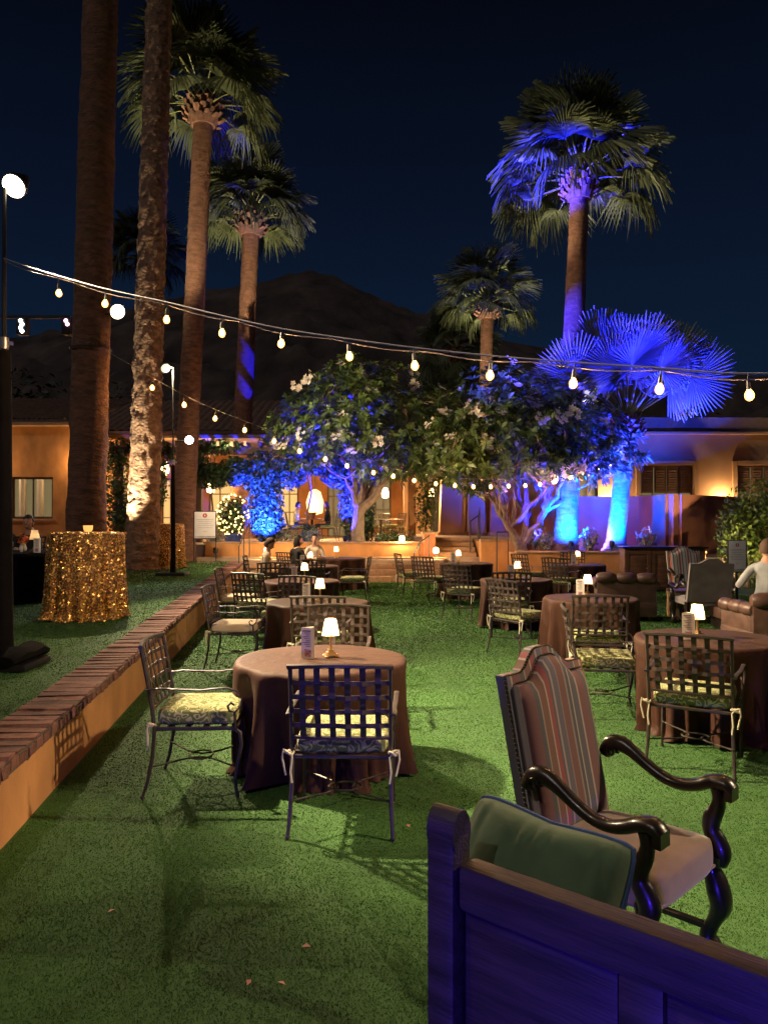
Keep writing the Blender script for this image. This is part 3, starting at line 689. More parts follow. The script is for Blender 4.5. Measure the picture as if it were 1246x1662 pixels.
def limb(b, p, q, r0, r1, rr, k=5, wob=.12):
    p, q = Vector(p), Vector(q); L = (q - p).length; pts = []
    for i in range(k + 1):
        t = i / k; e = math.sin(math.pi * t) * wob * L
        pts.append(p.lerp(q, t) + Vector((rr.uniform(-1, 1), rr.uniform(-1, 1), -.5)) * e * .5)
    b.tube(pts, [r0 + (r1 - r0) * i / k for i in range(k + 1)], 7); return pts
def plumeria(label, base, blobs, ntip, seed, limbs, nflow, leafL=.27):
    rr = random.Random(seed); r = np.random.default_rng(seed); base = Vector(base); t = thing('flowering_tree', label, 'tree', base, 0, 'white flowering trees')
    b = MB()
    for (p, q, ra, rb_) in limbs:
        pl = limb(b, p, q, ra, rb_, rr)
        for k in range(3):
            q2 = Vector(q) + Vector((rr.uniform(-.9, .9), rr.uniform(-.9, .9), rr.uniform(.4, 1.2))); limb(b, q, q2, rb_ * .8, .03, rr)
            for _ in range(2): limb(b, q2, q2 + Vector((rr.uniform(-.6, .6), rr.uniform(-.6, .6), rr.uniform(.2, .7))), .03, .018, rr, 3)
    b.build('trunk', M['tree_bark'], t)
    ws = np.array([x[2] for x in blobs], float); ws /= ws.sum(); idx = r.choice(len(blobs), ntip, p=ws)
    V = []; fl = []
    for i in range(ntip):
        c, rad, _ = blobs[idx[i]]; d = r.normal(size=3); d /= np.linalg.norm(d)
        p = np.array(c) + d * np.array(rad) * (r.random() ** .33)
        ax = d * .8 + np.array([0, 0, .55]) + r.normal(size=3) * .25; ax /= np.linalg.norm(ax)
        u = np.cross(ax, r.normal(size=3)); u /= np.linalg.norm(u); w = np.cross(ax, u); nl = 9
        for k in range(nl):
            a = 2 * np.pi * k / nl + r.random() * .5; tilt = .25 + .75 * r.random(); dr = (u * np.cos(a) + w * np.sin(a)); ld = dr * np.cos(tilt * .8) + ax * np.sin(tilt * .8) * .8
            ld /= np.linalg.norm(ld); sd = np.cross(ld, ax); sd /= np.linalg.norm(sd) + 1e-9; L = leafL * (.7 + .5 * r.random()); o = p + ax * .03 * k / nl
            V += [o, o + ld * L * .62 + sd * L * .16, o + ld * L - np.array([0, 0, L * .16]), o + ld * L * .62 - sd * L * .16]
        if d[1] < .35: fl.append((p + ax * .13 + np.array([0, -.05, 0]), ax))
    V = np.array(V); obj('crown', np_mesh('crown', V, np.arange(len(V)), 4, [M['leaf']]), t)
    rr.shuffle(fl)
    for p, ax in fl[:nflow]:
        o = obj('flower_cluster', rr.choice(FLOWER), t, p, kind='stuff'); s = rr.uniform(1.1, 1.8); o.scale = (s, s, s)
        o.rotation_euler = (rr.uniform(.2, 1.3), rr.uniform(-.6, .6), rr.uniform(-1, 1))
    return t
FLOWER = []
for k in range(3):
    rr = random.Random(k); b = MB()
    for f in range(6 + k):
        c = Vector((rr.uniform(-.11, .11), rr.uniform(-.11, .11), rr.uniform(0, .09)))
        for p in range(5):
            a = 2 * math.pi * p / 5 + f; d = Vector((math.cos(a), math.sin(a), .35)); s = Vector((-math.sin(a), math.cos(a), 0))
            b.add([c, c + d * .035 + s * .022, c + d * .062, c + d * .035 - s * .022], [(0, 1, 2, 3)])
    FLOWER.append(b.mesh('flower_cluster', M['flower'], False))
tb = (XD(582, 23.0), 23.0, .9)
plumeria('broad white flowering tree with blue lit forked trunk above the steps', tb,
         [((.2, -.3, 3.9), (2.3, 1.9, 1.55), 5), ((-1.35, -.4, 3.4), (1.35, 1.3, 1.15), 2.2), ((.9, -.5, 2.7), (1.5, 1.2, .9), 2.0), ((1.9, -.2, 3.5), (1.4, 1.3, 1.3), 2.4), ((-.2, -.2, 4.9), (1.3, 1.2, .7), 1.2), ((2.6, -.3, 2.9), (1.2, 1.1, 1.0), 1.6)],
         1250, 31, [((0, 0, -.1), (.02, 0, 1.1), .23, .17), ((.02, 0, 1.0), (.75, -.1, 1.9), .15, .10), ((.75, -.1, 1.9), (1.5, -.2, 2.9), .1, .07), ((0, 0, 1.1), (-.25, .1, 2.3), .13, .08), ((-.25, .1, 2.3), (-.9, 0, 3.2), .08, .05), ((.02, 0, 1.1), (.3, .2, 3.0), .1, .06)], 40, .25)
tb = (XD(848, 21.6), 21.6, .72)
plumeria('wide white flowering tree with many bare grey stems in the planter', tb,
         [((-.5, -.3, 3.7), (2.2, 1.8, 1.5), 5), ((1.2, -.3, 3.35), (1.6, 1.4, 1.15), 3), ((2.35, -.1, 2.85), (1.1, 1.0, .75), 1.4), ((-1.6, -.3, 3.0), (1.3, 1.2, 1.1), 2), ((.2, -.4, 2.6), (1.2, 1.1, .75), 1.4), ((-1.3, -.4, 2.3), (1.2, 1.0, .6), 1.2), ((1.3, -.4, 2.4), (1.1, 1.0, .55), 1.0)],
         1250, 37, [((0, 0, -.1), (-.35, .0, .75), .16, .1), ((-.35, 0, .75), (-.75, 0, 2.1), .09, .05), ((0, 0, 0), (.1, .1, 1.0), .13, .08), ((.1, .1, 1.0), (.05, 0, 2.2), .08, .05), ((.05, 0, .3), (.65, .1, 1.2), .13, .09), ((.65, .1, 1.2), (1.3, 0, 2.3), .08, .05), ((.65, .1, 1.2), (.7, -.1, 2.3), .07, .04), ((-.35, 0, .75), (-.25, -.2, 2.2), .07, .04), ((0, 0, .1), (-.55, -.2, .95), .1, .07), ((-.55, -.2, .95), (-1.3, -.2, 2.2), .07, .04)], 64, .25)

def bush(name, label, cat, loc, blobs, n, size, mt, seed, group=None, stem=True, aspect=.5):
    t = thing(name, label, cat, loc, 0, group)
    obj('crown', leaf_cloud('crown', blobs, n, size, mt, seed, aspect), t)
    if stem:
        b = MB(); rr = random.Random(seed)
        zt = min(c[2] for c, _, _ in blobs)
        for k in range(4): limb(b, (0, 0, -.05), Vector((rr.uniform(-.3, .3), rr.uniform(-.2, .2), zt + .2)), .05 + .012 * zt, .02, rr)
        b.build('trunk', M['tree_bark'], t)
    return t
bush('hedge_shrub', 'rounded yellow green shrub behind the right hand sign', 'shrub', (XD(1212, 19.2), 19.2, 0), [((0, 0, 1.0), (.7, .7, .95), 2), ((.3, 0, 1.9), (.85, .7, .85), 2), ((-.25, 0, 1.4), (.55, .6, .8), 1.3), ((.9, .2, 1.5), (.6, .6, 1.1), 1.2)], 5200, .12, M['hedge_leaf'], 41)
for k, (px, d, z, rx, rz, lab) in enumerate(((40, 40, 0, 4.5, 4.2, 'dark tree mass behind the ochre wing at far left'), (1130, 44, 0, 3.5, 3.3, 'dark tree behind the flat parapet left of center bulb'), (1235, 42, 0, 3.2, 3.0, 'dark tree behind the flat parapet at right edge'), (830, 48, 0, 4.0, 4.2, 'dark tree beyond the right flowering tree'), (680, 50, 0, 4.5, 4.6, 'dark tree beyond the steps under the mountain slope'), (190, 48, 0, 4.5, 4.6, 'dark tree beyond the tiled roof at left'))):
    bush('dark_tree', lab, 'tree', (XD(px, d), d, z), [((0, 0, rz + 1.8), (rx * .8, 2, rz * .85), 2), ((-rx * .6, 0, rz + .6), (rx * .5, 1.6, rz * .6), 1), ((rx * .6, 0, rz + .4), (rx * .55, 1.6, rz * .55), 1)], 2600, .38, M['dark_leaf'], 60 + k, 'dark trees beyond the buildings')

# pergola with climbing vines
pg = thing('pergola', 'long timber pergola wrapped in climbing vines on the patio', 'pergola', (0, 25.2, .94))
for px in (196, 322, 432, 574, 668): MB().bbox((XD(px, 25.2), 0, 1.45), (.26, .26, 2.9), .015).build('post', M['stucco_orange'] if px == 668 else M['shutter'], pg)
for yy in (-.16, .16): MB().bbox(((XD(180, 25.2) + XD(690, 25.2)) / 2, yy, 2.98), (XD(690, 25.2) - XD(180, 25.2), .09, .24), .012).build('beam', M['shutter'], pg)
raf = MB().bbox((0, 0, 0), (.09, 2.6, .14), .01).mesh('rafter', M['shutter'])
for k in range(24): obj('rafter', raf, pg, (XD(185, 25.2) + k * .44, .7, 3.17))
def vine(label, blobs, n, seed, mt='vine_leaf', size=.14, flowers=None):
    t = thing('climbing_vine', label, 'vine', (0, 25.2, .9), 0, 'climbing vines on the pergola')
    obj('leaf_mass', leaf_cloud('leaf_mass', blobs, n, size, M[mt], seed), t)
    b = MB(); rr = random.Random(seed); c0 = blobs[0][0]
    limb(b, (c0[0], -.15, -.02), (c0[0] + .1, -.1, blobs[0][0][2] + .6), .04, .02, rr, 7, .05); b.build('stem', M['tree_bark'], t)
    if flowers: obj('blossom', leaf_cloud('blossom', blobs, flowers, .10, M['bougain'], seed + 1), t)
X = lambda px: XD(px, 25.2)
vine('blue lit vine column at the middle of the pergola', [((X(432), -.1, 1.2), (.62, .5, 1.25), 3), ((X(428), -.1, 2.3), (.75, .5, .8), 2), ((X(440), -.1, .5), (.55, .45, .55), 1)], 5600, 71)
vine('blue lit vine arching over the patio opening', [((X(578), -.1, 1.35), (.62, .4, 1.5), 3), ((X(552), -.1, 2.45), (.75, .45, .7), 2.4), ((X(508), -.1, 2.75), (.9, .42, .55), 2.6), ((X(474), -.1, 2.4), (.55, .4, .7), 1.5)], 8200, 72)
vine('dark vine sagging along the left half of the pergola beam', [((X(345), -.1, 2.2), (.7, .5, .45), 2), ((X(320), -.1, 2.6), (.5, .5, .6), 1), ((X(382), -.1, 2.35), (.6, .5, .5), 2), ((X(352), 0, 3.15), (1.0, .6, .28), 1.3)], 4600, 73, flowers=30)
vine('vine rambling along the pergola top above the arch', [((X(500), 0, 3.35), (1.6, .6, .35), 2), ((X(590), 0, 3.3), (1.0, .6, .4), 1.2)], 3600, 74)
vine('pink flowering vine between the two left palm trunks', [((X(192), -.1, 1.6), (.55, .4, 1.5), 2), ((X(190), -.1, 2.9), (.6, .4, .6), 1), ((X(205), -.2, .8), (.5, .4, .7), 1)], 2400, 75, flowers=160)
vine('dark vine at the pergola corner behind the third palm', [((X(262), -.1, 2.9), (.55, .4, .5), 1), ((X(258), -.1, 1.9), (.35, .4, .9), 1)], 1300, 76, flowers=70)
vine('leafy vine climbing the orange post by the upper stair', [((X(690), -.3, 1.5), (.4, .35, 1.3), 2), ((X(682), -.3, 2.5), (.55, .4, .5), 1)], 1500, 77, mt='hedge_leaf', size=.11)
vine('dark vine around the trunk of the forked tree', [((X(592), -1.0, .7), (.36, .3, .8), 1)], 900, 78)
# planter ground cover near the patio wall
for k, (px, d, z, lab) in enumerate(((470, 23.2, .95, 'spiky grass clump behind the patio wall under the blue vine'), (625, 23.2, .95, 'low grey shrub behind the patio wall beside the forked tree'), (505, 23.3, .95, 'small dark shrub under the patio arch'), (652, 23.1, .95, 'small shrub near the bright path lamp'), (350, 23.2, .95, 'small grass clump below the left sign'))):
    bush('low_shrub', lab, 'shrub', (XD(px, d), d, z), [((0, 0, .22), (.42, .3, .28), 1)], 420, .12, M['vine_leaf'] if k % 2 else M['frond_silver'], 90 + k, 'small shrubs along the patio wall', False, .22)
for k, (px, d, z, lab) in enumerate(((1048, 21.6, .78, 'pale spiky stem plant behind the wooden cabinet'), (955, 21.4, .78, 'small blue lit succulent between the two blue trunks'), (880, 21.3, .8, 'low dark plant at the foot of the many stemmed tree'))):
    bush('planter_plant', lab, 'plant', (XD(px, d), d, z), [((0, 0, .3), (.3, .25, .4), 1)], 160, .16, M['frond_silver'], 110 + k, 'small plants in the terracotta planter', True, .25)

# =================================================================== FURNITURE
def make_chair(cushion_mat):
    t = thing('dining_chair', 'x', 'chair')
    def by(x, z):                                                # curved, leaning back plane
        s = (z - .42) / .51
        return -.25 - .085 * s ** 1.2 - .035 * (1 - (x / .27) ** 2) * min(1, s * 2)
    b = MB()
    for sx in (-1, 1): b.tube([(sx * .27, by(.27, .42 + .51 * q / 6), .42 + .51 * q / 6) for q in range(7)], .0125, 6)
    b.tube([(-.285 + .57 * q / 10, by(-.27 + .54 * q / 10, .93), .932 + .012 * math.sin(math.pi * q / 10)) for q in range(11)], .0145, 6)
    b.tube([(-.27 + .54 * q / 10, by(-.27 + .54 * q / 10, .535), .535) for q in range(11)], .011, 6)
    b.build('back_frame', M['iron'], t)
    vx = [-.205 + .082 * i for i in range(6)]; hz = [.605, .685, .765, .845]
    for i, x in enumerate(vx):
        zz = [.535] + [z for h in hz for z in (h - .03, h, h + .03)] + [.93]
        pts = []
        for z in zz:
            j = min(range(4), key=lambda q: abs(hz[q] - z)); off = .0055 * (1 if (i + j) % 2 else -1) if abs(hz[j] - z) < .01 else 0
            pts.append((x, by(x, z) + off, z))
        MB().tube(pts, [(.0025, .0165)] * len(pts), 4, square=True, up=(0, 1, 0)).build('strap', M['strap'], t, False)
    for j, z in enumerate(hz):
        pts = []
        for k in range(19):
            x = -.27 + .54 * k / 18; i = min(range(6), key=lambda q: abs(vx[q] - x))
            off = -.0055 * (1 if (i + j) % 2 else -1) if abs(vx[i] - x) < .016 else 0
            pts.append((x, by(x, z) + off, z))
        MB().tube(pts, [(.0025, .013)] * len(pts), 4, square=True, up=(0, 1, 0)).build('strap', M['strap'], t, False)
    b = MB().tube([(-.27, -.25, .425), (.27, -.25, .425), (.27, .25, .425), (-.27, .25, .425)], .0125, 6, closed=True)
    for k in range(4): b.box((0, -.16 + k * .11, .43), (.53, .035, .005))
    b.build('seat_frame', M['iron'], t)
    for sx in (-1, 1):
        MB().tube([(sx * .27, -.25, .42), (sx * .272, -.262, .25), (sx * .278, -.29, .10), (sx * .285, -.32, .008)], [.0125, .0125, .0115, .010], 6).ball((sx * .285, -.32, .008), .014, 6, 5).build('leg', M['iron'], t)
        MB().tube([(sx * .27, .24, .425), (sx * .272, .275, .40), (sx * .274, .285, .33), (sx * .272, .262, .2), (sx * .272, .245, .1), (sx * .274, .262, .008)], [.0125, .0125, .0125, .012, .011, .010], 6).ball((sx * .274, .262, .008), .014, 6, 5).build('leg', M['iron'], t)
        a = [(-.305, .668), (-.2, .678), (-.08, .672), (.04, .668), (.13, .678), (.2, .682), (.262, .66), (.29, .612), (.282, .562), (.248, .53), (.212, .536), (.2, .566), (.222, .584), (.24, .57)]
        b = MB().tube([(sx * (.283 + .012 * math.sin(i * .3)), p[0], p[1]) for i, p in enumerate(a)], [(.006, .016)] * 6 + [(.006, .012)] * 2 + [(.006, .008)] * 6, 6, up=(0, 0, 1))
        b.tube([(sx * .285, .245, .53), (sx * .28, .247, .48), (sx * .272, .246, .425)], .009, 6); b.build('arm', M['iron'], t)
    b = MB()
    for sx in (-1, 1): b.tube([(sx * (.275 - .235 * math.sin(math.pi * q / 10) ** 1.3), -.285 + .54 * q / 10, .19 - .012 * math.sin(math.pi * q / 10)) for q in range(11)], .006, 5)
    b.tube([(.095 * math.cos(2 * math.pi * q / 16), -.015 + .075 * math.sin(2 * math.pi * q / 16), .182) for q in range(16)], .006, 5, closed=True)
    b.build('stretcher', M['iron'], t)
    bm = bmesh.new(); bmesh.ops.create_cube(bm, size=1); bmesh.ops.subdivide_edges(bm, edges=list(bm.edges), cuts=7, use_grid_fill=True)
    for v in bm.verts:
        x, y, z = v.co * 2; e = (1 - abs(x) ** 5) * (1 - abs(y) ** 5)
        k = 1 - .05 * (abs(z) ** 3); rx = math.copysign(abs(x) ** 1, x)
        cr = 1 - .06 * (abs(x) * abs(y)) ** 6
        v.co = Vector((rx * .255 * k * cr, y * .25 * k * cr + .0, .487 + z * (.044 + .012 * e)))
    me = bpy.data.meshes.new('cushion'); bm.to_mesh(me); bm.free(); me.materials.append(cushion_mat); me.polygons.foreach_set('use_smooth', [True] * len(me.polygons)); me.set_sharp_from_angle(angle=R(50))
    cu = obj('cushion', me, t)
    for sx in (-1, 1):
        b = MB(); c = Vector((sx * .285, -.265, .452))
        b.tube([c + Vector((.025 * math.cos(q), .022 * math.sin(q), .01 * math.sin(2 * q))) for q in [2 * math.pi * k / 10 for k in range(10)]], .007, 5, closed=True)
        b.tube([c, c + Vector((sx * .03, -.015, .02)), c + Vector((sx * .035, -.02, -.03)), c + Vector((sx * .015, -.02, -.12))], .006, 5)
        b.tube([c, c + Vector((-sx * .02, -.02, -.02)), c + Vector((-sx * .012, -.025, -.10)), c + Vector((-sx * .02, -.025, -.16))], .0055, 5); b.ball(c, (.017, .017, .015), 6, 5)
        b.build('tie', M['tie'], cu)
    return t
CH = [make_chair(M['vine_print']), make_chair(M['stripe_cushion'])]; USED = [[], []]
GRP = 'woven strap garden chairs'
def chair(x, y, face, label, kind=0):
    """face: compass direction in degrees the sitter looks to (0 = away from the camera, 90 = right)"""
    return place(CH[kind], USED[kind], (x, y, 0.004), -R(face), label, GRP)

def cloth_mesh(name, rad, h, seed, mt, folds=13, amp=.075, n=150, m=22, taper=-.02, spread=.0, puddle=.05):
    rr = random.Random(seed); b = MB(); ph = [rr.uniform(0, 6.28) for _ in range(5)]
    def fold(th, s):
        q = math.sin(folds * th + ph[0] + 1.3 * math.sin(2 * th + ph[1])) * (.65 + .35 * math.sin(3 * th + ph[2]))
        q += .5 * math.sin((folds * 1.7) * th + ph[3] + .8 * s) * s + .22 * math.sin(folds * 3.1 * th + ph[4] - 2 * s) * s
        return q
    for k, f in enumerate((.001, .25, .5, .75, .93, .985)):
        for j in range(n):
            th = 2 * math.pi * j / n; b.v.append((rad * f * math.cos(th), rad * f * math.sin(th), h + .0015 * math.sin(5 * th + k) * (f > .3) - (.003 if f > .97 else 0)))
    for k in range(1, m + 1):
        s = k / m
        for j in range(n):
            th = 2 * math.pi * j / n; q = fold(th, s)
            e = s ** .8
            r = rad * (1 + taper * s) + .010 + e * amp * (q * .5 - .12) + spread * s * s + (puddle * max(0, s - .93) / .07 * (.5 + .5 * math.sin(4 * th + ph[4])))
            z = h * (1 - s) - .004 + .006 + (.03 * max(0, s - .85) / .15 * max(0, math.sin(3 * th + ph[2])))
            tw = .05 * math.sin(2 * th + ph[1]) * s
            b.v.append((r * math.cos(th + tw), r * math.sin(th + tw), max(z, .005)))
    rows = 6 + m
    for i in range(rows - 1):
        for j in range(n):
            j2 = (j + 1) % n; b.f.append((i * n + j, i * n + j2, (i + 1) * n + j2, (i + 1) * n + j)); b.m.append(0)
    b.f.append(tuple(range(n))); b.m.append(0)
    return b.mesh(name, mt, True, 75)
def table(x, y, label, seed, rad=.6):
    t = thing('round_table', label, 'table', (x, y, 0), random.Random(seed).uniform(0, 6), 'round dining tables under brown cloths')
    obj('tablecloth', cloth_mesh('tablecloth', rad, .75, seed, M['taffeta'], folds=9 + seed % 4, amp=.20 + .03 * (seed % 3), taper=-.075, n=190, m=26), t)
    MB().lathe([(.26, .03), (.26, .06), (.05, .1), (.04, .68), (.2, .72), (.2, .735)], 12).build('pedestal', M['iron'], t)
    return t
def make_lamp():
    t = thing('table_lamp', 'x', 'lamp')
    b = MB()
    b.box((0, 0, .016), (.085, .085, .012)); b.box((0, 0, .028), (.06, .06, .012)); b.box((0, 0, .043), (.036, .036, .018))
    for sx in (-1, 1):
        for sy in (-1, 1): b.ball((sx * .038, sy * .038, .007), (.013, .013, .0075), 8, 6)
    b.build('base', M['brass'], t)
    MB().lathe([(.012, .05), (.0095, .07), (.0095, .15), (.014, .158), (.006, .168)], 10).build('stem', M['brass'], t)
    MB().lathe([(.063, .152), (.037, .268)], 24, cap=False).build('lamp_shade', M['shade'], t)
    MB().lathe([(.010, .168), (.015, .19), (.012, .215), (.002, .222)], 8).build('flame_bulb', emat('shade_bulb', (1, .58, .26), 3.0), t)
    return t
LP = make_lamp(); LPU = []
SHL = dict(energy=1.5, col=(1.0, .60, .27))
def tlamp(x, y, z, label, s=1.0, e=1.0):
    o = place(LP, LPU, (x, y, z), random.uniform(0, 1.5), label, 'small brass table lamps'); o.scale = (s, s, s)
    lamp('table_lamp_light', 'POINT', (x, y, z + .232), SHL['energy'] * e, SHL['col'], size=.012)
    return o
def make_card():
    t = thing('menu_card', 'x', 'menu')
    w, d, h = .10, .055, .215
    MB().add([(-w / 2, -d / 2, 0), (w / 2, -d / 2, 0), (.01, d, 0), (-w / 2, -d / 2, h), (w / 2, -d / 2, h), (.01, d, h)], [(0, 1, 4, 3), (1, 2, 5, 4), (2, 0, 3, 5)]).build('folded_card', M['card'], t, False)
    b = MB()
    for k in range(9): b.box((-.002 + .006 * ((k * 7) % 3 - 1), -d / 2 - .001, h - .022 - k * .0135), (.060 - .012 * (k % 3), .0012, .004 if k else .008))
    b.build('lettering', M['card_ink'], t, False)
    MB().box((0, -d / 2 - .001, .04), (.052, .0014, .05)).build('picture', M['card_photo'], t, False)
    return t
MC = make_card(); MCU = []
def card(x, y, z, rz, label): return place(MC, MCU, (x, y, z), rz, label, 'menu cards on the tables')
ZT = .754

# left row of tables, nearest first
ORD = ['nearest', 'second', 'third', 'fourth', 'farthest']
L = [(-.44, 5.42), (-.78, 9.1), (-1.30, 12.15), (-1.55, 15.9), (-1.05, 18.9)]
for k, (x, y) in enumerate(L):
    table(x, y, f'{ORD[k]} round table under brown cloth in the row beside the retaining wall', k + 1)
    lx, ly = [(.062, .05), (.03, -.05), (.05, 0), (.03, 0), (-.12, 0)][k]
    tlamp(x + lx, y + ly, ZT, f'small lit lamp on the {ORD[k]} table beside the retaining wall')
    if k < 4: card(x + lx - .145, y + ly - .06, ZT, R(-18), f'white folded menu card on the {ORD[k]} table beside the retaining wall')
RT = [(2.66, 6.35), (2.56, 9.55), (2.12, 12.4), (1.80, 16.8), (4.1, 16.3)]
RN = ['nearest table right of the striped armchair back', 'second table right of the open lawn', 'middle table right of the open lawn', 'table in front of the upper stair', 'table before the wooden cabinet']
for k, (x, y) in enumerate(RT):
    table(x, y, f'round brown clothed {RN[k]}', 6 + k, .57)
    lx, ly = [(-.08, .0), (.0, .15), (.06, .2), (-.18, 0), (0, 0)][k]
    tlamp(x + lx, y + ly, ZT, f'small lit lamp on the {RN[k]}')
    card(x + lx - .12, y + ly - .10, ZT, R(-8), f'white menu card on the {RN[k]}')

# chairs, left row
chair(-.225, 4.48, 2, 'woven strap chair with its back to the viewer at the nearest left table')
chair(-1.18, 5.06, 88, 'chair in profile with yellow vine print cushion beside the retaining wall')
chair(-.42, 6.62, 182, 'chair facing the viewer behind the nearest left table')
chair(-.64, 8.06, 4, 'chair seen from behind at the second left table')
chair(-1.70, 8.92, 92, 'chair with striped cushion left of the second left table', 1)
chair(-1.28, 10.05, 200, 'pale backed chair behind the second left table')
chair(-2.24, 12.0, 90, 'chair with striped cushion left of the third left table', 1)
chair(-1.80, 11.25, 25, 'dark chair turned away at the near left side of the third table')
chair(-1.85, 13.15, 165, 'dark chair behind the third left table')
chair(-1.36, 14.0 + .75, 3, 'chair with its back to the viewer at the fourth left table')
chair(-2.52, 15.85, 88, 'chair with the cream sweater sitter at the fourth left table')
chair(-.62, 15.7, 275, 'chair right of the fourth left table')
chair(-2.05, 17.75, 40, 'chair under the dark haired sitter near the steps')
chair(-1.80, 19.75, 160, 'chair under the white topped sitter near the steps')
# chairs, right side
chair(2.22, 5.50, 30, 'chair with its back to the viewer at the nearest right table')
chair(1.96, 6.86, 100, 'chair facing right with vine print cushion behind the striped armchair')
chair(2.24, 8.15, 8, 'chair with its back to the viewer at the second right table')
chair(1.76, 9.95, 55, 'chair turned to the right beside the second right table')
chair(1.86, 11.42, 4, 'chair with its back to the viewer at the middle right table')
chair(1.40, 13.25, 35, 'chair standing left of the middle right table')
chair(.98, 15.75, 40, 'pale cushioned chair before the table at the upper stair')
chair(.62, 16.95, 75, 'chair left of the table at the upper stair')
chair(3.22, 16.9, 60, 'blue tinted chair left of the table before the cabinet')
chair(3.55, 15.35, 40, 'chair with its back to the viewer before the cabinet table')
chair(4.3, 17.5, 190, 'chair behind the table before the cabinet')

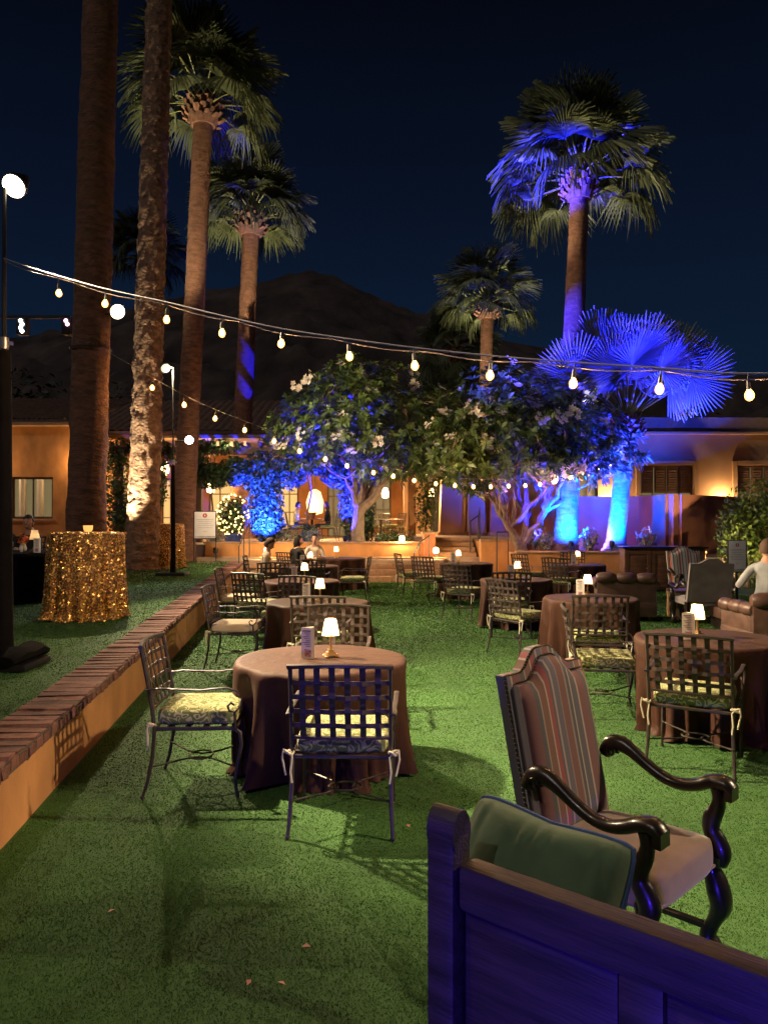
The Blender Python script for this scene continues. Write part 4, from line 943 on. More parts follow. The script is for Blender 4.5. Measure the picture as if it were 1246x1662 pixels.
# carved armchairs
def spl(pts, rad, k=4):
    """Catmull-Rom resampling of a carved member's path and section"""
    P_ = [Vector(p) for p in pts]; R_ = [Vector(r) if isinstance(r, tuple) else Vector((r, r)) for r in rad]
    def cr(A_, i, s):
        a, b_, c, d = A_[max(i - 1, 0)], A_[i], A_[i + 1], A_[min(i + 2, len(A_) - 1)]
        return b_ + (c - a) * .5 * s + (a * 2 - b_ * 5 + c * 4 - d) * .5 * s * s + (b_ * 3 - a - c * 3 + d) * .5 * s ** 3
    po, ro = [], []
    for i in range(len(P_) - 1):
        for j in range(k): po.append(cr(P_, i, j / k)); ro.append(tuple(cr(R_, i, j / k)))
    return po + [P_[-1]], ro + [tuple(R_[-1])]
def throne(name, label, loc, face, fab, seat, rear, group='high backed carved armchairs'):
    t = thing(name, label, 'armchair', loc, -R(face), group); LEAN = R(13)
    def ztop(u): a = abs(u); return 1.10 + (.085 * (.5 + .5 * math.cos(math.pi * min(1, max(0, (a - .12) / .55)))))
    def bp(u, v, y, W_=.30, ins=0.0):
        z0 = .44 + ins; zt = ztop(u) - ins; z = z0 + v * (zt - z0); x = u * (W_ - ins)
        return (x, -.235 - (z - .44) * math.tan(LEAN) + y, z)
    def slab(b, y0, y1, ins, bulge, nu=24, nv=18, side=True, W_=.30):
        o = len(b.v)
        for j in range(nv + 1):
            for i in range(nu + 1):
                u = -1 + 2 * i / nu; v = j / nv; e = (1 - abs(u) ** 7) * (1 - abs(2 * v - 1) ** 9); b.v.append(bp(u, v, y1 + bulge * (e ** .6), W_, ins))
        for j in range(nv):
            for i in range(nu):
                q = o + j * (nu + 1) + i; b.f.append((q + 1, q, q + nu + 1, q + nu + 2)); b.m.append(0)
        if side:
            ring = [(i, 0) for i in range(nu)] + [(nu, j) for j in range(nv)] + [(i, nv) for i in range(nu, 0, -1)] + [(0, j) for j in range(nv, 0, -1)]
            k = len(b.v); fr = [o + j * (nu + 1) + i for i, j in ring]
            for i, j in ring: b.v.append(bp(-1 + 2 * i / nu, j / nv, y0, W_, ins))
            n = len(ring)
            for a in range(n): b.f.append((fr[a], fr[(a + 1) % n], k + (a + 1) % n, k + a)); b.m.append(0)
            b.f.append(tuple(k + a for a in range(n))); b.m.append(0)
        return [bp(-1 + 2 * i / nu, j / nv, y1, W_, ins) for i, j in ring] if side else None
    b = MB(); ring = slab(b, -.06, 0, 0, .004); b.build('back_frame', fab, t, True, 35)
    b = MB(); slab(b, -.01, .034, .036, .032); b.build('back_cushion', fab, t, True, 50)
    b = MB(); slab(b, -.067, -.055, .045, 0); b.build('rear_panel', rear, t, True, 35)
    b = MB()
    pr = ring
    for a in range(len(pr)):
        p, q = Vector(pr[a]), Vector(pr[(a + 1) % len(pr)])
        for s in (0, .5):
            c = p.lerp(q, s)
            if c.z > .47: b.ball(c + Vector((math.copysign(.004, c.x), -.008, 0)), .0082, 6, 4)
    pi = [bp(-1 + 2 * i / 24, 1, .012, .30, .036) for i in range(25)]
    for p, q in zip(pi, pi[1:]):
        for s in (0, .5): b.ball(Vector(p).lerp(Vector(q), s) + Vector((0, 0, .008)), .005, 6, 4)
    b.build('nailhead_trim', M['nail'], t, kind='stuff')
    bm = bmesh.new(); bmesh.ops.create_cube(bm, size=1); bmesh.ops.subdivide_edges(bm, edges=list(bm.edges), cuts=9, use_grid_fill=True)
    for v in bm.verts:
        x, y, z = v.co * 2; e = (1 - abs(x) ** 4) * (1 - abs(y) ** 4); cr = 1 - .10 * (abs(x) * abs(y)) ** 5
        v.co = Vector((x * .30 * cr * (1 - .03 * abs(z) ** 4) * (.95 + .05 * y), y * .285 * cr * (1 - .03 * abs(z) ** 4) + .02, .425 + z * (.055 + (.035 * e if z > 0 else 0))))
    me = bpy.data.meshes.new('seat'); bm.to_mesh(me); bm.free(); me.materials.append(seat); me.polygons.foreach_set('use_smooth', [True] * len(me.polygons)); me.set_sharp_from_angle(angle=R(60)); so = obj('seat', me, t)
    MB().tube([(-.25, .292, .385), (.25, .292, .385)], .007, 6).tube([(-.285, -.24, .385), (-.285, .24, .385)], .007, 6).tube([(.285, -.24, .385), (.285, .24, .385)], .007, 6).build('piping', seat, so)
    for sx in (-1, 1):
        P = [(-.265, .70), (-.235, .745), (-.18, .755), (-.12, .735), (-.04, .69), (.04, .655), (.12, .645), (.19, .66), (.25, .685), (.31, .69), (.345, .67)]
        rad = [(.03, .028), (.036, .034), (.036, .034), (.03, .031), (.025, .028), (.024, .028), (.024, .031), (.026, .036), (.028, .043), (.03, .045), (.024, .04)]
        b = MB().tube(*spl([(sx * (.318 + .02 * max(0, p[0])), p[0], p[1]) for p in P], rad), 16, up=(0, 0, 1))
        for sy in (-1, 1): b.tube([(sx * .318 + sy * .030, -.215 + .030 * math.cos(a) * (1 - a / 11), .722 + .030 * math.sin(a) * (1 - a / 11)) for a in [q * .5 for q in range(16)]], .006, 5)
        b.box((sx * .326, .335, .655), (.075, .035, .05)); ar = b.build('arm', M['wood_dark'], t)
        S = [(.275, .665), (.283, .62), (.272, .575), (.25, .535), (.25, .49), (.275, .45), (.29, .41), (.28, .37)]
        MB().tube(*spl([(sx * .326, p[0], p[1]) for p in S], [(.03, .03), (.028, .027), (.034, .028), (.04, .03), (.038, .031), (.043, .033), (.046, .034), (.036, .032)]), 14, up=(0, 1, 0)).build('arm_support', M['wood_dark'], ar)
        MB().tube(*spl([(sx * .30, .26, .40), (sx * .30, .262, .35), (sx * .30, .285, .29), (sx * .30, .30, .22), (sx * .30, .272, .15), (sx * .30, .245, .09), (sx * .30, .262, .04), (sx * .30, .285, .0)], [.042, .038, .05, .048, .03, .036, .046, .044]), 14).build('leg', M['wood_dark'], t)
        MB().tube([(sx * .28, -.24, .44), (sx * .28, -.245, .3), (sx * .28, -.26, .15), (sx * .28, -.31, .0)], [.032, .034, .03, .028], 8, square=True).build('leg', M['wood_dark'], t)
    MB().tube([(-.29, -.25, .12), (-.295, .25, .12)], .018, 6).tube([(.29, -.25, .12), (.295, .25, .12)], .018, 6).tube([(-.29, .0, .12), (-.15, .0, .14), (-.05, .0, .115), (.05, .0, .115), (.15, .0, .14), (.29, .0, .12)], [.018, .026, .016, .016, .026, .018], 8).build('stretcher', M['wood_dark'], t)
    return t
throne('carved_armchair', 'striped high backed armchair with carved dark arms in the foreground', (.93, 3.02, .004), 135, M['throne_stripe'], M['suede'], M['grey_velvet']).scale = (.93, .90, 1.0)
throne('carved_armchair', 'grey velvet armchair seen from behind in front of the wooden cabinet', (XD(1136, 12.4), 12.4, .004), 2, M['grey_velvet'], M['grey_velvet'], M['grey_velvet']).scale = (1.12, 1.1, .93)
throne('carved_armchair', 'cream striped armchair facing the grey armchair before the cabinet', (XD(1122, 14.3), 14.3, .004), 178, M['white_stripe'], M['grey_velvet'], M['grey_velvet']).scale = (1.05, 1, 1.0)
ct = thing('coffee_table', 'low light wood table between the grey and striped armchairs', 'table', (XD(1134, 13.35), 13.35, 0))
MB().bbox((0, 0, .47), (.98, .5, .05), .01).build('tabletop', M['leather'], ct)
for sx in (-1, 1):
    for sy in (-1, 1): MB().tube([(sx * .44, sy * .2, 0), (sx * .44, sy * .2, .1), (sx * .44, sy * .2, .35), (sx * .44, sy * .2, .45)], [.035, .05, .045, .055], 8, square=True).build('leg', M['light_wood'], ct)

# leather club chair and sofa
def chesterfield(name, label, loc, face, w, nt, group='brown leather seating'):
    t = thing(name, label, 'sofa', loc, -R(face), group)
    MB().bbox((0, 0, .2), (w, .80, .26), .03).build('base', M['leather'], t)
    MB().bbox((0, -.33, .42), (w - .02, .13, .5), .03).build('back_panel', M['leather'], t)
    MB().bbox((0, .06, .39), (w - .34, .62, .16), .05).build('seat_cushion', M['leather'], t)
    for sx in (-1, 1): MB().bbox((sx * (w / 2 - .09), .04, .40), (.16, .72, .34), .03).build('arm_panel', M['leather'], t)
    for k in range(nt):
        c = -w / 2 + w * (k + .5) / nt; b = MB(); hw = w / nt / 2
        b.tube([(c - hw + .004, -.36, .71), (c - hw * .8, -.365, .712), (c - hw * .3, -.37, .715), (c + hw * .3, -.37, .715), (c + hw * .8, -.365, .712), (c + hw - .004, -.36, .71)], [.06, .085, .10, .10, .085, .06], 12); b.build('back_roll', M['leather'], t)
    for sx in (-1, 1):
        for k in range(3):
            c = -.25 + k * .26; MB().tube([(sx * (w / 2 - .03), c - .125, .60), (sx * (w / 2 - .03), c - .08, .602), (sx * (w / 2 - .03), c + .08, .602), (sx * (w / 2 - .03), c + .125, .60)], [.06, .085, .085, .06], 10).build('arm_roll', M['leather'], t)
    for sx in (-1, 1):
        for sy in (-1, 1): MB().lathe([(.02, 0), (.035, .04), (.025, .075)], 8, (sx * (w / 2 - .1), sy * .32, 0)).build('leg', M['wood_dark'], t)
    return t
chesterfield('leather_armchair', 'low tufted brown leather armchair left of the grey armchair', (XD(1012, 13.3), 13.3, .004), 12, .98, 3)
chesterfield('leather_sofa', 'tufted brown leather sofa cut off at the right edge', (XD(1216, 9.6) + .92, 9.9, .004), -4, 2.0, 6)
ls = thing('low_leather_bench', 'low brown leather bench end beside the sofa at right', 'bench', (XD(1206, 12.0), 12.0, .004))
MB().bbox((0, 0, .27), (.95, .5, .18), .04).build('seat', M['leather'], ls); MB().box((0, 0, .1), (.85, .42, .16)).build('base', M['wood_dark'], ls)

# wooden cabinet
cb = thing('wooden_cabinet', 'long dark wood panelled cabinet before the garden wall', 'cabinet', (XD(1073, 18.3), 18.3, .0), R(-4)); cw = 1.86
MB().bbox((0, 0, .53), (cw, .5, .96), .01).build('carcass', M['cabinet_wood'], cb); MB().bbox((0, -.01, 1.035), (cw + .1, .58, .05), .012).build('top', M['wood_dark'], cb); MB().box((0, 0, .03), (cw - .06, .46, .06)).build('plinth', M['wood_dark'], cb)
for k in range(3):
    c = (k - 1) * cw / 3; b = MB()
    for s in (-1, 1): b.box((c + s * .255, -.262, .53), (.07, .022, .84)); b.box((c, -.26, .53 + s * .385), (.44, .02, .07))
    d = b.build('door', M['cabinet_wood'], cb); MB().bbox((c, -.253, .53), (.36, .02, .62), .008).build('panel', M['cabinet_wood'], d); MB().ball((c + .2, -.285, .55), .016, 8, 6).build('knob', M['brass'], d)

# bench in the foreground, seen from behind
BZ = R(-41.0); bench = thing('wooden_bench', 'dark wood bench back with corner post in the bottom right foreground', 'bench', (.145 + .755 * .75, 1.735 - .656 * .75, .004), BZ)
for sx in (-1, 1):
    b = MB(); b.bbox((sx * .75, 0, .52), (.074, .07, 1.04), .012)
    b.tube([(sx * .75 - .0365, 0, 1.035), (sx * .75 + .0365, 0, 1.035)], [(.052, .0345), (.052, .0345)], 14, up=(0, 0, 1)); b.build('post', M['bench_wood'], bench)
bm_rail = MB().bbox((0, 0.004, .928), (1.412, .062, .10), .014); bm_rail.build('top_rail', M['bench_wood'], bench); MB().bbox((0, .004, .47), (1.412, .05, .09), .008).build('lower_rail', M['bench_wood'], bench)
for k in range(4):
    c = -.706 + 1.412 * (k + .5) / 4; MB().bbox((c, .012, .696), (1.412 / 4 - .0008, .022, .37), .004).build('back_board', M['bench_wood'], bench)
for k in range(2): MB().bbox((-.30 + .60 * k, -.010, .696), (.085, .022, .368), .004).build('stile', M['bench_wood'], bench)
for k in range(4): MB().bbox((0, .11 + k * .125, .455), (1.45, .115, .03), .006).build('seat_board', M['bench_wood'], bench)
for sx in (-1, 1): MB().bbox((sx * .69, .5, .22), (.075, .075, .44), .008).build('leg', M['bench_wood'], bench)
bc = MB().bbox((0, .29, .512), (1.38, .46, .08), .03); bcu = bc.build('bench_cushion', M['grey_velvet'], None)
bcu.location = bench.location; bcu.rotation_euler = bench.rotation_euler; tag(bcu, 'flat grey seat cushion on the foreground bench', 'cushion')
pil = thing('throw_pillow', 'green velvet throw pillow with blue piping leaning on the bench back', 'pillow', Vector(bench.location) + Matrix.Rotation(BZ, 3, 'Z') @ Vector((-.66, .195, .775)), BZ)
TL = Matrix.Rotation(R(-24), 3, 'X') @ Matrix.Rotation(R(3), 3, 'Y')
def pillow_pt(u, v, side):
    e = max(0, (1 - u * u)) * max(0, (1 - v * v)); th = .135 * e ** .42
    pinch = 1 - .07 * (1 - abs(u)) * abs(v) ** 3 - .0; pinch2 = 1 - .07 * (1 - abs(v)) * abs(u) ** 3
    pl = .009 * abs(math.sin(u * 11 + 1.2 * math.sin(u * 7))) * max(0, (v - .2) / .8) ** 1.3 * (1 - v * v) ** .35 * 1.5 + .004 * math.sin(u * 5 + v * 4) * (1 - v * v) * (1 - u * u)
    cr_ = 1 - .05 * (u * v) ** 6; pinch *= cr_; pinch2 *= cr_
    return TL @ Vector((u * .215 * pinch2, side * (th + pl * (side < 0)), v * .25 * pinch))
for side, nm, mt_ in ((-1, 'back_cloth', 'pillow_green'), (1, 'front_cloth', 'pillow_front')):
    b = MB(); n = 44
    for j in range(n + 1):
        for i in range(n + 1): b.v.append(pillow_pt(-1 + 2 * i / n, -1 + 2 * j / n, side))
    for j in range(n):
        for i in range(n):
            q = j * (n + 1) + i; f = (q, q + 1, q + n + 2, q + n + 1); b.f.append(f if side < 0 else f[::-1]); b.m.append(0)
    b.build(nm, M[mt_], pil, True, 180)
ed = [(-1 + 2 * i / 20, -1) for i in range(20)] + [(1, -1 + 2 * i / 20) for i in range(20)] + [(1 - 2 * i / 20, 1) for i in range(20)] + [(-1, 1 - 2 * i / 20) for i in range(20)]
MB().tube([pillow_pt(u, v, 1) for u, v in ed], .007, 6, closed=True).build('piping', M['piping_blue'], pil)

# gold sequin cocktail tables
def cocktail(label, loc, rad, h, seed, n):
    t = thing('cocktail_table', label, 'table', loc, 0, 'gold sequin cocktail tables')
    me = cloth_mesh('sequin_cloth', rad, h, seed, M['sequin_base'], folds=14, amp=.11, n=170, m=20, taper=.02, spread=.02, puddle=.09); obj('sequin_cloth', me, t)
    MB().lathe([(.28, .02), (.28, .05), (.04, .08), (.035, h - .05), (rad * .9, h - .03), (rad * .9, h - .012)], 14).build('pedestal', M['black_metal'], t)
    r = np.random.default_rng(seed); me.calc_loop_triangles(); co = np.empty(len(me.vertices) * 3); me.vertices.foreach_get('co', co); co = co.reshape(-1, 3)
    tri = np.empty(len(me.loop_triangles) * 3, np.int32); me.loop_triangles.foreach_get('vertices', tri); tri = tri.reshape(-1, 3)
    a, b_, c = co[tri[:, 0]], co[tri[:, 1]], co[tri[:, 2]]; cr = np.cross(b_ - a, c - a); ar = np.linalg.norm(cr, axis=1); ar[a[:, 2] > h - .002] *= .35
    ix = r.choice(len(tri), n, p=ar / ar.sum()); u, v = r.random(n), r.random(n); k = u + v > 1; u[k] = 1 - u[k]; v[k] = 1 - v[k]
    p = a[ix] + (b_[ix] - a[ix]) * u[:, None] + (c[ix] - a[ix]) * v[:, None]; nr = cr[ix] / (ar[ix][:, None] + 1e-12)
    flip = (nr[:, :2] * p[:, :2]).sum(1) < -1e-9; nr[flip] *= -1; nr[(p[:, 2] > h - .004)] = (0, 0, 1)
    p = p + nr * .006; nn = nr + r.normal(size=(n, 3)) * .46; nn /= np.linalg.norm(nn, axis=1)[:, None]
    t1 = np.cross(nn, r.normal(size=(n, 3))); t1 /= np.linalg.norm(t1, axis=1)[:, None]; t2 = np.cross(nn, t1); s = .0115
    V = np.stack([p + t1 * s * math.cos(q) + t2 * s * math.sin(q) for q in [math.pi / 3 * j for j in range(6)]], 1)
    obj('sequins', np_mesh('sequins', V.reshape(-1, 3), np.arange(n * 6), 6, [M['sequin']]), t, kind='stuff')
    return t
c1 = Vector((XD(141, 9.95), 9.95, 0)); cocktail('large gold sequin cocktail table on the raised lawn', (c1.x, 9.95, zc(9.95) - .02), .455, 1.09, 3, 12000)
cocktail('distant gold sequin cocktail table between the palm trunks', (XD(274, 19.0), 19.0, zc(19) - .02), .36, 1.09, 4, 5000)
vc = thing('votive_candle', 'small amber glass votive candle on the large gold cocktail table', 'candle', (c1.x + .0, 9.95 + .05, zc(9.95) - .02 + 1.1))
MB().lathe([(.035, 0), (.055, .03), (.062, .085), (.058, .085), (.05, .03), (.03, .008)], 14).build('glass', M['candle'], vc); MB().lathe([(.03, .02), (.03, .05), (.006, .052), (.005, .075)], 10).build('wax', M['candle'], vc)
# left banquet table
lt = (XD(22, 11.9), 11.9); tz = zc(11.9) - .02
t = thing('banquet_table', 'dark clothed table with guests behind the gold cocktail table', 'table', (lt[0], lt[1], tz)); obj('tablecloth', cloth_mesh('tablecloth', .72, .75, 21, M['black_cloth'], folds=12), t)
MB().lathe([(.26, .03), (.26, .06), (.05, .1), (.04, .68), (.2, .72), (.2, .735)], 12).build('pedestal', M['iron'], t)
tlamp(XD(57, 11.75), 11.75, tz + .754, 'small lit lamp on the dark table at far left', 1.25)
card(XD(62, 11.55), 11.55, tz + .754, R(-10), 'white menu card on the dark table at far left')
fv = thing('flower_vase', 'small vase with orange flowers on the dark table at far left', 'vase', (XD(38, 11.8), 11.8, tz + .754)); MB().lathe([(.04, 0), (.06, .05), (.04, .11), (.05, .13)], 10).build('vase', M['card'], fv); obj('blossom', leaf_cloud('blossom', [((0, 0, .2), (.09, .09, .09), 1)], 60, .06, mat('orange_petal', (.6, .14, .03)), 5), fv)
MB().lathe([(.035, 0), (.028, .01), (.008, .02), (.008, .06), (.035, .09), (.038, .16)], 10).build('wine_glass', M['steel'], None, loc=(XD(18, 11.6), 11.6, tz + .754), label='stemmed glass on the dark table at far left', cat='glass')

# notice boards
def notice(name, label, loc, w, h, zb, legs, rz=0, frame='black_metal'):
    t = thing(name, label, 'sign', loc, rz, 'white notice boards on stands')
    MB().bbox((0, 0, zb + h / 2), (w, .03, h), .004).build('board', M['sign_white'], t)
    b = MB()
    for s in (-1, 1): b.box((s * (w / 2 + .012), 0, zb + h / 2 if not legs else (zb + h + .03) / 2), (.022, .034, h + .04 if not legs else zb + h + .03))
    for z in (zb - .012, zb + h + .012): b.box((0, 0, z), (w, .034, .022))
    if legs:
        for s in (-1, 1): b.box((s * (w / 2 + .012), 0, .015), (.03, .42, .022))
    else: b.box((0, .03, zb / 2), (.05, .03, zb)); b.box((0, .03, .012), (w * .8, .34, .022))
    b.build('stand', M[frame], t)
    MB().tube([(0, -.016, zb + h * .86), (0, -.0185, zb + h * .86)], w * .105, 20).build('red_emblem', M['sign_red'], t); MB().tube([(-.0, -.0186, zb + h * .895), (.0, -.0186, zb + h * .825)], [(.001, w * .03)] * 2, 6, up=(0, 1, 0)).build('emblem_mark', M['sign_white'], t)
    b = MB()
    for k in range(7):
        if k == 5: continue
        b.box((0, -.0165, zb + h * (.70 - .075 * k)), (w * (.78 - .08 * (k % 3)) if k < 5 else w * .2, .002, h * .016 if k else h * .022))
    b.build('lettering', M['sign_ink'], t); MB().box((0, -.0165, zb + h * .05), (w * .96, .002, h * .07)).build('footer_band', M['sign_ink'], t)
p = (XD(333, 21.6), 21.6, zc(21.6) - .02); notice('notice_board', 'white notice board on thin black legs on the raised lawn', p, .59, .74, .66, True)
notice('notice_board', 'white notice board in a dark stand beside the shrub at right', (XD(1195, 16.0), 16.0, 0), .36, .64, .62, False)

# light stands, floodlights and strings
def flood_head(parent, c, aim, r, glow, name='flood_lamp'):
    c = Vector(c); d = Vector(aim).normalized(); b = MB(); b.tube([c - d * .22, c - d * .16, c - d * .04, c + d * .012], [r * .35, r * .6, r * 1.05, r * 1.12], 18); h = b.build(name, M['black_metal'], parent)
    MB().tube([c + d * .014, c + d * .022, c + d * .03], [r, r * .9, r * .3], 20).build('lens', glow, h); return c, d
def stand(label, x, y, z, top, thick_to, head, aim, r, glow, energy, target, color, rad=.055, angle=R(150), bags=2):
    t = thing('light_stand', label, 'light stand', (x, y, z), 0, 'black event light stands')
    MB().bbox((0, 0, .035), (.62, .5, .06), .012).build('base_plate', M['black_metal'], t)
    b = MB(); n = 14
    b.tube([(0, 0, .06), (0.01, 0, .5), (0, .01, 1.2), (.0, 0, thick_to * .8), (0, 0, thick_to)], [rad * 1.3, rad * 1.05, rad, rad * .95, rad * .8], 10); b.build('sleeve', M['black_cloth'], t)
    MB().tube([(0, 0, thick_to - .05), (0, 0, top - z)], .018, 8).build('pole', M['black_metal'], t)
    MB().tube([(0, 0, thick_to + .02), (0, 0, thick_to + .12)], .04, 10).box((.05, 0, thick_to + .07), (.05, .03, .03)).build('clamp', M['steel'], t)
    hd = Vector(head) - Vector((x, y, z)); MB().tube([(0, 0, hd.z), hd - Vector(aim).normalized() * .16], .014, 6).build('bracket', M['black_metal'], t)
    c, d = flood_head(t, hd, aim, r, glow); lamp('flood_light', 'SPOT', c + d * .06, energy, color, t, target, .09, angle, .6)
    for k in range(bags):
        b = MB(); s = -1 + 2 * k
        b.tube([(.18 * s - .02, -.30, .10), (.18 * s, -.15, .135), (.18 * s, .0, .12), (.18 * s, .15, .135), (.18 * s + .02, .30, .10)], [(.045, .09), (.075, .13), (.06, .11), (.075, .13), (.045, .09)], 10, up=(0, 0, 1)); b.build('sandbag', M['black_cloth'], t)
    return t
WARM = (1.0, .76, .46)
h1 = W(22, 300, 6.7); stand('near black light stand with sandbags at the left edge', XD(6, 6.7), 6.7, zc(6.7) - .02, 4.62, 2.75, h1, (-.1, -.75, -.62), .098, M['flood'], 2100, (3.0, 6.3, 0), WARM, rad=.07, angle=R(74))
h3 = W(268, 597, 16.8); stand('slim black light stand with square base between the palm trunks', XD(281, 16.8), 16.8, zc(16.8) - .02, 4.95, 2.4, h3, (.55, -.6, -.45), .10, M['flood_dim'], 1000, (2.0, 20.5, 3.0), WARM, rad=.05, bags=0)
w3 = W(307, 714, 16.6); fx = thing('white_floodlight', 'bright white floodlight beside the slim black light stand', 'floodlight', w3)
flood_head(fx, (0, 0, 0), (.3, -.92, -.12), .085, M['flood_white']); MB().tube([(0, .1, 0), (-.15, .2, .0), (-.36, .2, .0)], .014, 6).build('bracket', M['black_metal'], fx)
lamp('white_flood_light', 'SPOT', (.02, -.09, -.01), 60, (.92, .95, 1), fx, (0, 8, 0), .06, R(120), .6)
h2 = W(190, 505, 14.0); fx = thing('tree_floodlight', 'oval floodlight strapped to the tallest palm trunk', 'floodlight', h2)
flood_head(fx, (0, 0, 0), (.6, -.68, -.42), .13, M['flood']); MB().tube([(0, .12, 0), (-.25, .25, .02), (-.45, .28, .02)], .016, 6).build('bracket', M['black_metal'], fx)
lamp('tree_flood_light', 'SPOT', (.04, -.06, -.04), 1700, WARM, fx, (2.2, 9.0, 0), .1, R(78), .8)
# strap round the tallest palm
MB().tube([(.345 * math.cos(a) * 1.07, .345 * math.sin(a) * 1.07, 0) for a in [2 * math.pi * k / 28 for k in range(28)]], .016, 6, closed=True).build('trunk_strap', M['dark_cable'], None, loc=(XD(147, 14.4) + .0, 14.4, W(147, 567, 14.4).z), label='dark strap holding the light string around the tallest palm trunk', cat='strap')
# added light stands outside the frame; the second carries the near string's far end
hl = Vector((-2.55, 1.1, 4.4)); stand('added unseen light stand on the raised lawn beside the viewer', -2.6, .95, zc(1) - .02, 4.45, 2.6, hl, (.6, .2, -.7), .115, M['flood'], 15, (1.4, 2.6, .4), WARM, rad=.06, angle=R(120))  # unseen flood, added to light the pillow and foreground
hr = Vector((5.2, 2.9, 4.3)); stand('added unseen light stand carrying the right end of the bulb string', 5.2, 3.1, 0, 4.35, 2.6, hr, (-.75, .35, -.5), .115, M['flood'], 460, (-2.3, 6.9, .2), WARM, rad=.06, angle=R(46))  # unseen flood, added to light the retaining wall

def on_line(px, py, A, B):
    k = (px - CX) / F; dx, dy = B[0] - A[0], B[1] - A[1]; t = (k * A[1] - A[0]) / (dx - k * dy); return W(px, py, A[1] + t * dy)
def string_lights(label, cable_pts, bulbs, r, glow, energy, cr, double, group='strings of warm bulbs', sock=.05):
    t = thing('string_lights', label, 'string lights', (0, 0, 0), 0, group); core = MB().lathe([(.004, -.62 * r), (.34 * r, -.4 * r), (.46 * r, 0), (.34 * r, .45 * r), (.1 * r, .7 * r)], 8).mesh('filament', glow)
    def smooth(p):
        out = []
        for i in range(len(p) - 1):
            a, b_, c, d = p[max(i - 1, 0)], p[i], p[i + 1], p[min(i + 2, len(p) - 1)]
            for s in (0, .25, .5, .75): out.append(b_ + (c - a) * .5 * s + (a * 2 - b_ * 5 + c * 4 - d) * .5 * s * s + (b_ * 3 - a - c * 3 + d) * .5 * s ** 3)
        return out + [p[-1]]
    cp = smooth(cable_pts); MB().tube(cp, cr, 6).build('cable', M['cable'], t)
    if double:
        c2 = [p + Vector((0, 0, -.012 - .022 * abs(math.sin(i * .55)))) for i, p in enumerate(cp)]; MB().tube(c2, cr * .8, 5).build('cable', M['cable'], t)
    bm_ = MB().lathe([(.004, -1.25 * r), (.5 * r, -1.12 * r), (.88 * r, -.65 * r), (r, -.1 * r), (.86 * r, .5 * r), (.5 * r, 1.05 * r), (.42 * r, 1.25 * r)], 12).mesh('bulb', M['bulb'])
    for p in bulbs:
        j = min(range(len(cp)), key=lambda q: (cp[q].xy - p.xy).length)
        a, b_ = cp[max(j - 1, 0)], cp[min(j + 1, len(cp) - 1)]; ll = (b_.xy - a.xy).length_squared + 1e-9; s = max(0, min(1, (p.xy - a.xy).dot(b_.xy - a.xy) / ll)); top = a.lerp(b_, s)
        o = obj('bulb', bm_, t, p); obj('filament', core, o); o.rotation_euler = (random.uniform(-.12, .12), random.uniform(-.12, .12), 0)
        MB().tube([(0, 0, 1.2 * r), (0, 0, 1.2 * r + sock)], [.52 * r, .44 * r], 8).tube([(0, 0, 1.2 * r + sock), (0.004, 0, max(top.z - p.z, 1.3 * r + sock))], .004, 5).build('socket', M['dark_cable'], o)
    return t
A, B_ = (-3.34, 6.7), (2.05, 4.05)
cab = [W(4, 418, 6.69)] + [on_line(px, py, A, B_) for px, py in ((60, 437), (165, 467), (270, 490), (360, 512), (456, 533), (567, 550), (680, 565), (795, 577), (930, 588), (1070, 597), (1246, 606))] + [Vector((2.9, 3.72, 2.52)), Vector((4.0, 3.35, 2.78)), Vector((5.2, 3.1, 3.3))]
bul = [on_line(px, py, A, B_) for px, py in ((95, 475), (170, 492), (270, 518), (360, 540), (456, 557), (567, 578), (673, 593), (795, 609), (930, 622), (1070, 631), (1216, 641))] + [Vector((2.75, 3.79, 2.36)), Vector((3.35, 3.57, 2.48)), Vector((3.95, 3.37, 2.62))]
string_lights('near string of warm bulbs sagging across the whole picture', cab, bul, .0245, M['filament'], 0, .0055, True)
A, B_ = (-5.1, 14.3), (6.35, 21.6)
cab = [W(176, 571, 14.2)] + [on_line(px, py, A, B_) for px, py in ((247, 612), (299, 641), (349, 664), (397, 683), (445, 701), (486, 717), (528, 731), (563, 742), (606, 753), (672, 767), (738, 775), (796, 778), (852, 776), (902, 770), (946, 759), (988, 743), (1003, 738))]
bul = [on_line(px, py, A, B_) for px, py in ((247, 629), (299, 657), (349, 679), (397, 698), (445, 716), (486, 732), (528, 745), (563, 756), (606, 767), (638, 773), (672, 780), (707, 785), (738, 788), (768, 790), (796, 790), (825, 789), (852, 788), (876, 786), (902, 780), (925, 775), (946, 770), (965, 761), (988, 753))]
string_lights('far string of warm bulbs from the tallest palm to the blue palm', cab, bul, .043, M['filament_far'], 0, .008, False, sock=.06)

# stage lights at far left
sl = thing('stage_light_bar', 'dark stage light bar with white and pink lamps at far left', 'stage light', (XD(8, 15.5), 15.5, zc(15.5) - .02))
MB().tube([(0, 0, 0), (0, 0, W(0, 512, 15.5).z - zc(15.5))], .03, 8).box((0, 0, .03), (.6, .6, .06)).build('pole', M['black_metal'], sl)
zz = W(0, 514, 15.5).z - zc(15.5) + .02; MB().box((.62, 0, zz), (1.4, .06, .06)).build('crossbar', M['black_metal'], sl)
for px, glow, n in ((37, 'led_white', 4), (110, 'led_pink', 2)):
    xo = XD(px, 15.5) - XD(8, 15.5); h = MB().bbox((xo, 0, zz - .2), (.2, .2, .34), .02).build('lamp_housing', M['black_metal'], sl)
    for k in range(n): MB().tube([(xo + .03 * (k % 2), -.105, zz - .10 - .07 * k), (xo + .03 * (k % 2), -.115, zz - .10 - .07 * k)], .035, 10).build('lens', M[glow], h)

